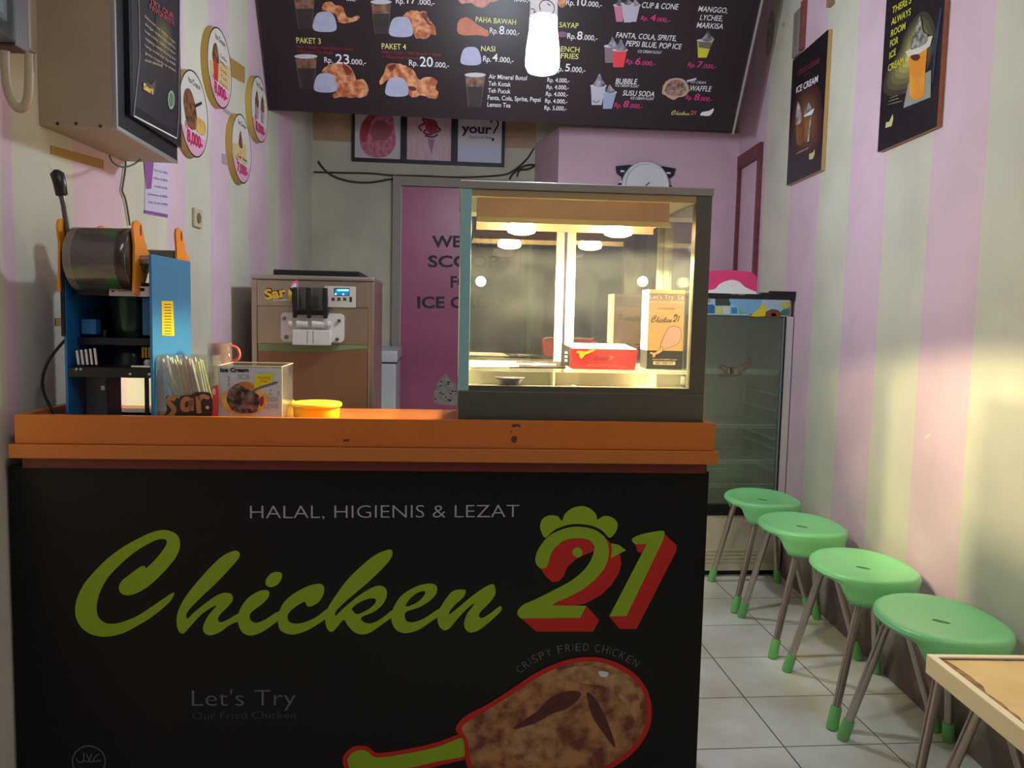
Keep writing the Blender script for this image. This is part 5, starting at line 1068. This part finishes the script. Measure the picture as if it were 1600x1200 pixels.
# flyer, outlet, tape, hanging wire
def lflat(name, pts, m, label, cat, deco=None, t=.0012):
    uv = [LWP.uv(*p) for p in pts]; c = LA+LD*(sum(p.x for p in uv)/len(uv)); M = Matrix.Translation((c.x, c.y, min(p.y for p in uv)))
    mb = MB().prism([tuple(p) for p in uv], lambda a, b, k: LA+LD*a+Vector((0, 0, b))+LN*(.0008+t if k else .0006), m)
    if deco: deco(Print(LWP.off(.0008+t), mb))
    return home(mb, name, tuple(M.translation), label, cat, 'tape strips on the left wall' if name == 'tape_strip' else None)
lil_p = mat('lilac flyer paper', (212, 200, 226), .5)
def flyd(pr):
    vio = mat('violet flyer print', (150, 84, 158), .5)
    pr.px([(225, 252), (240, 253), (236, 295), (228, 295)], vio, 1); pr.px([(225.5, 328), (262, 335), (262, 340), (225.5, 333)], vio, 1); pr.px(ell(236, 248, 3, 3, 10), vio, 1)
    for k, tt in enumerate(('Thai Tea 5.000', 'Milo 5.000', 'Vanilla 5.000', 'Choco 6.000', 'Teh Tarik 5.000')): pr.text(tt, (240 if k < 3 else 231, 267+12.5*k), (261, 270+12*k+(2 if k < 3 else 3)), 3.2, mat('dark flyer print', (70, 50, 84), .5), 2)
lflat('flyer', [(226, 248), (262, 255), (262, 340.5), (225.5, 334)], lil_p, 'small lilac drinks price flyer on the left wall under the sign box', 'flyer', flyd)
ol = LWP.uv(299.5, 324); ol2 = LWP.uv(312.5, 357); wo = LA+LD*((ol.x+ol2.x)/2)
out_ = thing('wall_outlet', 'cream wall outlet plate on the left wall below the round signs', 'outlet', Matrix.Translation((wo.x, wo.y, ol2.y)))
def lb2(u0, u1, o0, o1, z0_, z1_, m):
    q = [LA+LD*u+LN*o for u, o in ((u0, o0), (u0, o1), (u1, o1), (u1, o0))]; return MB().prism([(p.x, p.y) for p in q], lambda x, y, k: (x, y, z0_+k*(z1_-z0_)), m)
lb2(ol.x, ol2.x, .001, .01, ol2.y, ol.y, mat('aged cream plastic', (196, 186, 156), .45)).build('plate', out_, .002)
um = (ol.x+ol2.x)/2; zm = (ol.y+ol2.y)/2
q = [LA+LD*um+LN*o+Vector((0, 0, zm)) for o in (.0102, .013)]; MB().tube([q[0], q[1]], .019, mat('dark socket', (120, 104, 84), .5), 16).build('socket', out_)
tape = mat('brown packing tape', (176, 138, 74), .4); tape_p = mat('mauve tape', (176, 150, 166), .4)
lflat('tape_strip', [(78.5, 227), (161, 250), (161, 264.5), (78.5, 241)], tape, 'long brown tape strip on the left wall under the sign box', 'tape')
lflat('tape_strip', [(357, 88), (382, 105), (382, 131), (357, 117)], tape, 'brown tape square behind the highest round sign', 'tape')
lflat('tape_strip', [(349, 168), (372, 184), (370, 189), (348, 173)], tape_p, 'mauve tape scrap above the lowest round sign', 'tape')
lflat('tape_strip', [(346, 240), (366, 244), (366, 260), (347, 256)], tape_p, 'faded mauve tape patch left of the lowest round sign', 'tape')
lflat('tape_strip', [(86, 497), (100, 496), (100, 508), (86, 509)], tape, 'small tan tape piece beside the cup sealer above its cord', 'tape')
lw3 = lambda x, y, o=.006: hit(x, y, LA+LN*o, LN)
wire_thing('hanging_wire', [lw3(196, 246), lw3(196, 262), lw3(192, 290), lw3(191, 298), lw3(197, 315), lw3(203, 352)], .0028, mat('olive wire', (96, 92, 66), .5), 'thin wire hanging down the left wall from the sign box', 'wire')
wire_thing('hanging_wire', [hit(x, y, (sxw-.06, 0, 0), (1, 0, 0)) for x, y in ((171, 243), (175, 252), (184, 259), (196, 261), (210, 256), (219, 249))], .0022, mat('green wire', (70, 84, 60), .5), 'loop of green wire dangling under the sign box', 'wire')
# ================================================================== stools
green = mat('mint green plastic', (140, 226, 148), .3, spec=.5); green_d = mat('green plastic foot', (120, 196, 116), .4); chrome = mat('steel tube', (186, 176, 166), .28, metal=.85)
def seat_mb():
    mb = MB(); N = 64; A, B_ = .155, .18
    def rim(th, k=1.0):
        c, s = math.cos(th), math.sin(th); e = 2.25
        r = (abs(c)**e+abs(s)**e)**(-1/e); return A*k*r*c, B_*k*r*s
    ss = lambda x: max(0, min(1, x))**2*(3-2*max(0, min(1, x)))
    rings = []
    for k, z in ((.001, -.014), (.2, -.013), (.4, -.011), (.6, -.0075), (.78, -.003), (.9, 0), (.96, -.0015), (.99, -.006), (1.0, -.013)): rings.append([(*rim(2*math.pi*i/N, k), .445+z+.004*math.cos(4*math.pi*i/N)*k*k*-1) for i in range(N)])
    def skirt(kk, f):
        R = []
        for i in range(N):
            th = 2*math.pi*i/N; s = abs(math.sin(th)); d = .024+.060*ss((s-.60)/.2); x, y = rim(th, kk); R.append((x, y, .445-.013-(d-.013)*f))
        return R
    rings += [skirt(1.004, .3), skirt(.985, .42), skirt(.99, .75), skirt(.975, 1), skirt(.93, 1), skirt(.92, .5), [(*rim(2*math.pi*i/N, .90), .425) for i in range(N)], [(*rim(2*math.pi*i/N, .4), .423) for i in range(N)], [(*rim(2*math.pi*i/N, .001), .423) for i in range(N)]]
    V = [p for r in rings for p in r]; F = [(j*N+i, j*N+(i+1) % N, (j+1)*N+(i+1) % N, (j+1)*N+i) for j in range(len(rings)-1) for i in range(N)]
    mb.add(V, [f[::-1] for f in F], green, True)
    mb.prism([(x, y) for x, y in smooth_closed([(-.024, -.004), (-.018, .006), (.018, .006), (.024, -.004), (.018, -.008), (-.018, -.008)], 3)], lambda a, b, k: (a*.8+b*.5, b-a*.7, .4302+.0014*k), mat('slot shade green', (58, 128, 74), .5))  # dark capsule on the seat puts the finger hole's shade into colour
    return mb
def make_stool():
    t = thing('stool', '', 'stool', Matrix.Identity(4), 'green stools along the striped wall')
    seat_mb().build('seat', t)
    for sx_ in (-1, 1):
        for sy_ in (-1, 1):
            top = Vector((sx_*(.052 if sy_ < 0 else .084), sy_*(.116 if sy_ < 0 else .105), .405)); bot = Vector((sx_*.153, sy_*.195, .012)); dv = (top-bot).normalized()
            lg = MB().tube([bot+dv*.03, top], .0125, chrome, 14).build('leg', t)
            pts = [bot-Vector((0, 0, .012)), bot-Vector((0, 0, .010)), bot+dv*.01, bot+dv*.052, bot+dv*.055]
            ft = MB().tube([Vector((bot.x-dv.x*.01, bot.y-dv.y*.01, .0005)), bot-dv*.004, bot+dv*.03, bot+dv*.055], [.0155, .0175, .0168, .016], green_d, 14).build('foot_cap', lg); ft['label'] = 'green plastic foot cap'
    return t
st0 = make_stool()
spots = [(1.42, 3.352, -5, 'green stool with steel legs, farthest back against the fridge'), (1.392, 2.905, -5, 'green stool with steel legs, second from the fridge'), (1.362, 2.405, -5, 'green stool with steel legs, third from the fridge'), (1.33, 1.955, -5, 'green stool with steel legs whose seat meets the corner of the table'), (1.29, 1.505, -5, 'green stool pushed under the table, only its rim and legs showing')]
for i, (x, y, a, lab) in enumerate(spots):
    t = st0 if i == 0 else st0.copy()
    if i:
        COL.objects.link(t)
        for ch in [c for c in bpy.data.objects if c.parent == st0]:
            c = ch.copy(); COL.objects.link(c); c.parent = t
            for g in [g for g in bpy.data.objects if g.parent == ch]:
                d = g.copy(); COL.objects.link(d); d.parent = c
    t.location = (x, y, 0); t.rotation_euler = (0, 0, math.radians(a)); t['label'] = lab
# ================================================================== table at the bottom right
TZ = .70; tA = hit(1447.5, 1021.5, (0, 0, TZ), (0, 0, 1)); tB = hit(1540, 1096.7, (0, 0, TZ), (0, 0, 1)); tC = hit(1598, 1022, (0, 0, TZ), (0, 0, 1))
ang = (math.atan2((tC-tA).y, (tC-tA).x)+math.atan2((tB-tA).y, (tB-tA).x)+math.pi/2)/2
TM = Matrix.Translation((tA.x, tA.y, 0)) @ Matrix.Rotation(ang, 4, 'Z')
tab = thing('table', 'worn tan table with a metal edge cut by the bottom right corner of the view', 'table', TM)
tw_, tl_ = .58, .72
tan_ = mat('worn tan tabletop', (186, 158, 112), .5, c2=(206, 180, 134), nscale=9, detail=8); chip = mat('chipped dark chipboard', (92, 66, 44), .8, c2=(150, 116, 80), nscale=70)
MB(TM).box(.0125, tw_-.0125, -tl_+.0125, -.0125, TZ-.022, TZ-.0035, tan_).build('tabletop', tab)
mb = MB(TM); rnd = random.Random(5)
edge = [(.0125, -.0125)]+[(.0125+rnd.uniform(.005, .012)+.003*math.sin(k*.5), -.02-.68*k/40) for k in range(41)]+[(.0125, -tl_+.0125)]
mb.prism(edge, lambda a, b, k: (a, b, TZ-.0034+.0008*k), chip)
edge2 = [(.0125, -.0125)]+[(.02+.5*k/30, -.0125-rnd.uniform(.001, .004)) for k in range(31)]+[(tw_-.02, -.0125)]
mb.prism(edge2, lambda a, b, k: (a, b, TZ-.0034+.0007*k), chip); o = mb.build('chipped_edge', tab); o['label'] = 'dark chipped chipboard along the edge'
alu2 = mat('satin aluminium edge', (226, 218, 196), .3, metal=.4)
mb = MB(TM)
for a, b_, c, d in ((0, .012, -tl_, 0), (tw_-.012, tw_, -tl_, 0), (.0121, tw_-.0121, -.012, 0), (.0121, tw_-.0121, -tl_, -tl_+.012)): mb.box(a, b_, c, d, TZ-.03, TZ, alu2)
mb.build('metal_edge', tab, .0015)
for a in (.10, tw_-.10):
    for c in (-tl_+.10, -.16): MB(TM).tube([(a, c, .001), (a, c, TZ-.022)], .0125, mat('dark steel leg', (84, 78, 76), .35, metal=.8), 12).build('leg', tab)
# ================================================================== cup sealing machine on the left of the counter
cxp = lambda x, y, yl: cuv(x, y, yl)
blue = mat('blue enamel steel', (56, 126, 182), .4, noise=.04, nscale=6); blue_d = mat('dark blue enamel', (30, 104, 164), .4); dk_ = mat('dark machine steel', (30, 32, 38), .4, metal=.3); org = mat('orange bracket steel', (236, 146, 30), .4)
yA = .06; aL = cxp(101, 560, yA).x; aR = cxp(239, 560, yA).x
yBk = yA+.27
zt_ = cxp(237, 397, yA).y-WT
XM = CM @ Matrix.Translation((aL, yA, WT)); seal = thing('cup_sealer', 'blue cup sealing machine with orange film brackets at the left end of the counter', 'cup sealer', XM)
sW = aR-aL; sD = yBk-yA
def XB(): return MB(XM)
XB().box(sW-.006, sW, 0, sD, .001, zt_, blue).build('side_plate', seal, .001)
XB().box(0, .006, 0, sD, .001, zt_, blue_d).build('side_plate', seal, .001)
XB().box(-.004, .004, -.004, -.0002, zt_*.52, zt_+.0, dk_).build('edge_strip', seal)
sxx = lambda x, y=560: cxp(x, y, yA).x-aL; szz = lambda y, x=170: cxp(x, y, yA).y-WT
XB().box(.0065, sW-.0065, sD-.012, sD-.004, szz(575), zt_-.06, blue_d).build('back_plate', seal)
XB().box(.0065, sW-.0065, .03, sD-.013, szz(462), szz(440), dk_).build('heater_carriage', seal, .003)
mb = XB().box(sxx(166), sxx(236), .022, .0295, szz(462), szz(446), mat('white rating label', (226, 214, 218), .5)); pr = Print(Panel(XM @ Vector((0, .022, 0)), cx_, (0, 0, 1)), mb)
pr.px([(172, 449), (182, 449), (178, 457), (174, 456)], mat('maroon label print', (140, 50, 70), .5), 1); pr.text('250', (185, 456), (196, 456), 5, mat('maroon label print', (0, 0, 0)), 1); pr.px([(216, 450), (226, 450), (226, 455), (216, 455)], dk_, 1)
mb.build('rating_label', seal)
xc = (sxx(148)+sxx(205))/2; yc_ = .115
XB().lathe([(.047, szz(462)-.001), (.047, szz(478)), (.044, szz(500)), (.036, szz(528)), (.03, szz(536))], mat('greenish glossy heater', (46, 66, 60), .22, metal=.5, noise=.2, nscale=14), (xc, yc_, 0), 30).build('heater_head', seal)
XB().box(sxx(210), sxx(228), .05, .075, szz(524), szz(463), blue_d).build('guide_block', seal, .002)
XB().box(sxx(112), sxx(136), .05, .075, szz(524), szz(500), blue_d).build('guide_block', seal, .002)
XB().box(.0065, sW-.0065, .05, .13, szz(541), szz(529), dk_).build('cross_bar', seal, .002)
XB().lathe([(.0085, szz(529)+.0005), (.0085, szz(517)), (.004, szz(516))], dk_, (sxx(137), .09, 0), 14).build('stud', seal)
XB().lathe([(.0085, szz(529)+.0005), (.0085, szz(517)), (.004, szz(516))], dk_, (sxx(222), .09, 0), 14).build('stud', seal)
# lower film roller and cup holder
XB().lathe([(.041, szz(589)), (.044, szz(575)), (.042, szz(556)), (.032, szz(546)), (.03, szz(542)-.0005)], mat('dark glossy cup mould', (44, 54, 56), .18, metal=.3, noise=.2, nscale=12), (xc, yc_, 0), 30).build('cup_mould', seal)
mb = XB(); wv = mat('white vent slat', (222, 212, 210), .5)
for k in range(5): a = sxx(114.5+7*k); mb.add([(a, .012, szz(549-1*k)), (a+.004, .012, szz(549-1*k)), (a+.0075, .012, szz(571)), (a+.0035, .012, szz(571)), (a, .016, szz(549-1*k)), (a+.004, .016, szz(549-1*k)), (a+.0075, .016, szz(571)), (a+.0035, .016, szz(571))], [(0, 3, 2, 1), (4, 5, 6, 7), (0, 1, 5, 4), (1, 2, 6, 5), (2, 3, 7, 6), (3, 0, 4, 7)], wv)
mb.build('vent_slats', seal)
mb = XB()
for k in range(4): a = sxx(211+5*k); mb.box(a, a+.0045, .04, .044, szz(560), szz(543), mat('brass spring', (150, 128, 70), .35, metal=.8))
mb.build('spring', seal)
XB().lathe([(.012, szz(572)), (.013, szz(566)), (.009, szz(562))], mat('pale knob', (196, 192, 170), .4), (sxx(226), .03, 0), 16).build('knob', seal)
XB().box(.0065, sW-.0065, .0, sD-.013, szz(590), szz(574), dk_).build('tray', seal, .003)
mb = XB().box(sxx(205), sW-.0066, -.001, -.0001, szz(573), szz(570.5), wht)
for x_, y_ in ((119, 578), (126, 578), (203, 584), (233, 584)): mb.lathe([(0, -.004), (.0035, -.003), (.004, -.0001)], alu, (sxx(x_), 0, szz(y_)), 10, axis='y')
mb.build('tray_fittings', seal)
XB().box(sxx(116), sxx(152), .05, .13, .001, szz(590)-.001, mat('dark slate column', (52, 58, 74), .5)).build('column', seal, .003)
XB().box(sxx(142), sxx(148), .0485, .0498, szz(613), szz(606), wht).build('indicator', seal)
XB().box(sxx(217), sxx(223), .03, .036, .001, szz(590)-.001, dk_).build('support_rod', seal)
XB().box(.0065, sW-.0065, .17, .25, .001, .012, dk_).build('foot_plate', seal)
# yellow label on the right plate
RPp = Panel(XM @ Vector((sW, 0, 0)), cy_, (0, 0, 1)); mb = MB(); pr = Print(RPp, mb); yl2 = mat('yellow warning label', (222, 196, 30), .5)
pr.px([(252, 470), (270, 470.5), (272, 525), (253, 524)], yl2, 1)
for k in range(11): y = 475+4.6*k; pr.px([(256, y), (267, y+.2), (267, y+1.4), (256, y+1.2)], mat('label ink', (90, 78, 20), .5), 2)
mb.build('warning_label', seal)
# film roll, brackets, lever
rz = szz(404, 155); ry = .03; rr = .071
film = mat('printed film roll', (84, 76, 72), .08, c2=(48, 112, 56), nscale=11, coat=.8, thresh=(.47, .56)); film2 = mat('clear film edge', (120, 112, 100), .12, coat=.5)
XB().lathe([(0, .014), (rr-.012, .014), (rr-.002, .018), (rr, .020)], film2, (0, ry, rz), 40, axis='x').lathe([(rr, .020), (rr, .036)], film2, (0, ry, rz), 40, axis='x').lathe([(rr, .036), (rr, sW*.66)], film, (0, ry, rz), 40, axis='x').lathe([(rr, sW*.66), (rr, sW*.775), (rr-.003, sW*.78), (0, sW*.78)], mat('brown core band', (60, 46, 36), .25, coat=.4), (0, ry, rz), 40, axis='x').build('film_roll', seal)
XB().lathe([(.012, -.008), (.012, sW-.002)], mat('steel spindle', (150, 150, 150), .3, metal=1), (0, ry, rz), 14, axis='x').build('spindle', seal)
bpts = [(0, .115), (.012, .108), (.016, .09), (.024, .045), (.045, .006), (.045, -.012), (.024, -.045), (.014, -.085), (.010, -.10), (0, -.106), (-.012, -.098), (-.014, -.085), (-.012, -.04), (-.010, .04), (-.014, .09), (-.011, .108)]
def bracket(xa, dy, dz, sc, half=False):
    P_ = [((a-.008)*sc*2.5, b*sc) for a, b in bpts]
    mb = XB().prism(P_, lambda a, b, k: (xa+.005*k, dy+a, dz+b), org)
    for bz in (.088*sc, -.08*sc): mb.prism([(a*.005, b*.013+bz) for a, b in ell(0, 0, 1, 1, 10)], lambda a, b, k: (xa+.0052+.0004*k if True else 0, dy+a, dz+b), mat('dark slot', (96, 40, 16), .6))
    return mb.build('film_bracket', seal)
bracket(sW*.80, ry, rz, .76); bracket(-.0065, ry, rz, .76); bracket(sW-.014, ry+.20, zt_-.003+.0, .72); bracket(-.0065, ry+.20, zt_-.003, .72)
XB().lathe([(.028, .0), (.028, sW-.02)], mat('rewind roll', (96, 106, 100), .3, coat=.3), (0, ry+.2, zt_-.003), 24, axis='x').build('rewind_roll', seal)
mb = XB().lathe([(.016, sW*.80+.0062), (.016, sW*.86), (.010, sW*.87), (.010, sW*.99)], mat('galvanised nut', (140, 140, 132), .35, metal=.9), (0, ry+.012, rz-.005), 6, axis='x', smooth=False); mb.build('spindle_nut', seal)
lv = lambda x, y: (cxp(x, y, yA).x-aL, .02, cxp(x, y, yA).y-WT)
a1, a2, a3 = lv(104, 400), lv(93, 320), lv(88, 298)
XB().tube([a1, a2, a3], .0062, mat('grey lever rod', (110, 104, 96), .3, metal=.8), 10).build('lever_rod', seal)
b1, b2_, b3 = lv(90, 304), lv(86.5, 285), lv(81.5, 263)
XB().tube([b1, (b1[0]+(b2_[0]-b1[0])*.1, .02, b1[2]+.002), b2_, (b3[0]*.9+b2_[0]*.1, .02, b3[2]-.008), b3], [.009, .0125, .0135, .0145, .006], lid, 14).build('lever_grip', seal)
cbl = [lv(101, 515), lv(75, 540), lv(52, 572), lv(45, 605), lv(55, 635), lv(70, 655)]
cbl = [XM @ Vector((p[0], .06+.05*i*0, max(p[2], .006))) for i, p in enumerate(cbl)]
wire_thing('power_cord', cbl, .0035, lid, 'black power cord curving from the cup sealer down to the counter', 'cord')
# ================================================================== clear boxes, straws and tubs on the counter
acr = glass('clear acrylic', (244, 246, 246), .06, .07, (225, 222, 215), 14); acr_e = mat('acrylic edge', (206, 190, 170), .3)
def openbox(M, w, d, h, t, name, par, m):
    mb = MB(M); mb.box(0, w, 0, t, 0, h, m).box(0, w, d-t, d, 0, h, m).box(0, t, t, d-t, 0, h, m).box(w-t, w, t, d-t, 0, h, m).box(t, w-t, t, d-t, 0, t, m); return mb.build(name, par)
y1 = .052; a = cuv(246, 640, y1).x; b_ = cuv(333, 640, y1).x; hz = cuv(290, 556, y1).y-WT
JM = CM @ Matrix.Translation((a, y1, WT+.0005)); jw = b_-a; jd = .075
jar = thing('straw_box', 'clear acrylic straw box with a brown Sari sticker beside the cup sealer', 'straw holder', JM)
openbox(JM, jw, jd, hz, .002, 'box', jar, acr)
jz_ = lambda y: cuv(290, y, y1).y-WT
JP = Panel(JM @ Vector((0, -.0003, 0)), cx_, (0, 0, 1)); mb = MB(); pr = Print(JP, mb); skin = mat('tan sticker letters', (186, 128, 82), .5); skd = mat('dark brown sticker outline', (58, 40, 30), .5)
S6 = lambda pts: [(230+x/4.848, 520+y/4.848) for x, y in pts]
pr.px(S6([(140, 490), (180, 475), (240, 500), (260, 475), (330, 470), (370, 450), (460, 450), (490, 490), (490, 660), (130, 660), (150, 590)]), skd, 1, 3)
for l, w_ in (([(215, 505), (180, 492), (160, 515), (185, 550), (205, 580), (190, 615), (160, 640)], 8), ([(330, 510), (290, 500), (270, 540), (280, 580), (325, 570), (335, 500), (335, 590)], 7.5), ([(385, 480), (390, 540), (395, 610)], 7.5), ([(392, 510), (420, 480), (455, 490)], 7)): pr.line(S6(l), w_, skin, 2)
pr.px(S6(ell(460, 490, 16, 16, 12)), skin, 2.5); pr.px(S6(ell(458, 565, 14, 14, 12)), mat('pale sticker dot', (206, 196, 176), .5), 2.5)
pr.px(S6([(490, 430), (515, 400), (540, 410), (540, 640), (490, 660), (500, 560)]), mat('red sticker tail', (206, 70, 62), .5), 2, 2); pr.px(S6(ell(508, 445, 14, 26, 14)), mat('pink sticker tip', (236, 176, 170), .5), 3)
mb.build('sticker', jar)
rnd = random.Random(11)
scol = [('pale white', mat('white straw', (226, 222, 214), .35)), ('pale green', mat('green straw', (206, 214, 160), .35)), ('faint pink', mat('pink straw', (206, 168, 164), .35))]
shared = {}
for k in range(34):
    cn, m = scol[[0, 2, 0, 1, 1][min(4, int(k/34*5))] if rnd.random() < .7 else rnd.randrange(3)]
    fx_ = .10+.62*(k % 17)/16; bxs = jw*(.28+.55*(k % 17)/16)+rnd.uniform(-.003, .003); by = .014+.045*(k//17)+rnd.uniform(-.008, .008)
    txs = jw*(.05+.62*(k % 17)/16)+rnd.uniform(-.004, .004); ty = min(jd-.006, max(.008, by+rnd.uniform(-.012, .012))); tz = jz_(564)-.004*(k % 17)/16+rnd.uniform(-.010, .010)
    bxs = min(jw-.008, bxs+.012)
    p0 = JM @ Vector((bxs, by, .0035)); p1 = JM @ Vector((txs, ty, tz))
    home(MB().tube([p0, p1], .0029, m, 7), 'drinking_straw', tuple(p0), '%s drinking straw leaning in the clear straw box' % cn, 'straw', 'drinking straws in the clear box')
# ice cream topping box
y2 = .06; a = cuv(340.5, 640, y2).x; b_ = cuv(440, 640, y2).x; hz = (cuv(390, 573.5, y2).y-WT); KM2 = CM @ Matrix.Translation((a, y2, WT+.0005)); kw2 = b_-a; kd2 = .13
ib = thing('topping_box', 'clear acrylic box with an Ice Cream photo card on its front beside the straws', 'box', KM2)
openbox(KM2, kw2, kd2, hz, .0025, 'box', ib, acr)
mb = MB(KM2)
for (q0x, q0y), (q1x, q1y) in (((0, 0), (kw2, 0)), ((kw2, 0), (kw2, kd2)), ((0, kd2), (kw2, kd2)), ((0, 0), (0, kd2))): mb.tube([(q0x, q0y, hz+.0012), (q1x, q1y, hz+.0012)], .0012, acr_e, 6)
mb.tube([(kw2+.0012, -.001, 0.0015), (kw2+.0012, -.001, hz)], .0013, acr_e, 6); mb.build('edge', ib)
KP2 = Panel(KM2 @ Vector((0, -.0012, 0)), cx_, (0, 0, 1)); mb = MB(KM2).box(.0005, kw2-.001, -.0012, -.0002, .001, hz-.002, mat('pale blue grey card', (186, 196, 200), .45)); pr = Print(KP2, mb)
pr.text('Ice Cream', (344.5, 581), (389, 581), 6, mat('near black print', (24, 24, 30), .5), 2, bold=.05)
gtx = mat('grey card lettering', (140, 158, 164), .5)
for t, p0, p1, h in (('ICE', (372, 592), (390, 592), 7), ('DESA', (417, 627), (436, 627), 6.5), ('LOVE', (413, 638), (435, 638), 6.5), ('Z', (420, 617), (425, 617), 8), ('R', (434, 618), (438, 618), 7), ('2', (355, 595), (360, 595), 7), ('4', (355, 604), (360, 604), 7)): pr.text(t, p0, p1, h, gtx, 1, bold=.02)
pr.px(S6([(820, 310), (955, 305), (945, 395), (810, 418)]), mat('lemon paper tag', (206, 206, 30), .5), 3); pr.text('Topping', S6([(842, 350)])[0], S6([(935, 348)])[0], 4.2, mat('orange tag print', (214, 120, 30), .5), 4); pr.text('Free', S6([(860, 378)])[0], S6([(912, 376)])[0], 4, mat('orange tag print', (0, 0, 0)), 4)
rndp = random.Random(2)
pr.px([(x+rndp.uniform(-.7, .7), y+rndp.uniform(-.7, .7)) for x, y in smooth_closed(S6([(550, 470), (600, 440), (680, 385), (760, 370), (820, 400), (860, 440), (910, 470), (920, 510), (890, 560), (850, 600), (780, 625), (680, 625), (600, 600), (560, 550)]), 3)], waf, 1)
pr.px([(x+rndp.uniform(-.9, .9), y+rndp.uniform(-.9, .9)) for x, y in smooth_closed(S6([(605, 470), (640, 410), (700, 385), (750, 410), (790, 440), (840, 470), (850, 530), (835, 590), (760, 610), (680, 605), (620, 560)]), 3)], mat('printed chocolate sundae', (34, 22, 22), .5, c2=(140, 112, 104), nscale=75, detail=8, thresh=(.42, .66)), 2)
pr.px(S6([(690, 380), (760, 372), (810, 410), (770, 430), (720, 400)]), mat('printed caramel', (186, 110, 50), .5), 2.5, 2); pr.px(S6([(850, 500), (880, 480), (885, 530), (860, 560)]), mat('printed cherry', (150, 40, 34), .5), 2.5, 2)
pr.line(S6([(770, 460), (850, 415), (930, 390), (990, 372)]), 3, mat('printed spoon grey', (96, 104, 108), .5), 3.5)
mb.build('photo_card', ib)
wp = hit(372, 570, CM @ Vector((0, .10, 0)), cy_)
home(MB(CM).add([(a+.004, .09, WT+.02), (a+.055, .10, WT+.02), (a+.06, .10, WT+.098), (a+.012, .09, WT+.090), (a+.004, .0912, WT+.02), (a+.055, .1012, WT+.02), (a+.06, .1012, WT+.098), (a+.012, .0912, WT+.090)], [(0, 1, 2, 3), (7, 6, 5, 4), (0, 4, 5, 1), (1, 5, 6, 2), (2, 6, 7, 3), (3, 7, 4, 0)], card_w), 'paper_packet', tuple(CM @ Vector((a+.03, .095, WT+.02))), 'white paper packet standing up inside the topping box', 'packet')
# yellow tubs
ytub = mat('yellow plastic', (250, 196, 30), .35); ylid = mat('yellow lid', (252, 214, 60), .3)
def tub(cx0, cx1, yl, ytop, label):
    p0 = cuv(cx0, 645, yl).x; p1 = cuv(cx1, 645, yl).x; c = (p0+p1)/2; r = (p1-p0)/2; h = cuv((cx0+cx1)/2, ytop, yl).y-WT
    M = CM @ Matrix.Translation((c, yl, WT+.0006)); t = thing('food_tub', label, 'tub', M, 'yellow tubs on the counter')
    MB(M).lathe([(r*.84, 0), (r*.88, .002), (r*.93, h-.006), (r*.93, h-.004)], ytub, (0, 0, 0), 36).build('tub', t)
    MB(M).lathe([(r*.94, h-.008), (r, h-.007), (r*1.005, h-.001), (r*.97, h+.002), (r*.86, h+.0015), (r*.80, h-.003), (0, h-.003)], ylid, (0, 0, 0), 36).build('lid', t)
tub(455, 534, .16, 630, 'round yellow lidded plastic tub at the front of the counter, larger of the two')
tub(420, 460, .30, 627, 'smaller yellow plastic tub mostly hidden behind the topping box')
# measuring jug
yj = .24; a = cuv(325, 560, yj).x; b_ = cuv(362, 560, yj).x; hj = cuv(343, 536, yj).y-WT; c = (a+b_)/2; r = (b_-a)/2; JM2 = CM @ Matrix.Translation((c, yj, WT+.0006))
jug = thing('measuring_jug', 'clear plastic jug with a pink handle behind the straw box', 'jug', JM2)
MB(JM2).lathe([(r*.86, 0), (r*.9, .003), (r, hj), (r*.95, hj), (r*.86, .005), (0, .004)], glass('cloudy jug plastic', (235, 225, 222), .06, .22, (225, 205, 200), 9), (0, 0, 0), 32).build('jug', jug)
MB(JM2).lathe([(r*.85, .0045), (r*.9, hj*.62), (0, hj*.62)], glass('pink liquid', (240, 180, 180), .04, .35, (230, 150, 150), 9), (0, 0, 0), 32).build('syrup', jug)
hz_ = lambda y: cuv(362, y, yj).y-WT
mb = MB(JM2).tube(smooth_open([(r*.97, 0, hz_(541)), (r+.013, 0, hz_(544)), (r+.019, 0, hz_(553)), (r+.015, 0, hz_(561)), (r*.93, 0, hz_(566))], 5), .0036, mat('pink handle plastic', (232, 84, 92), .35), 10); o = mb.build('handle', jug); o['label'] = 'pink handle'
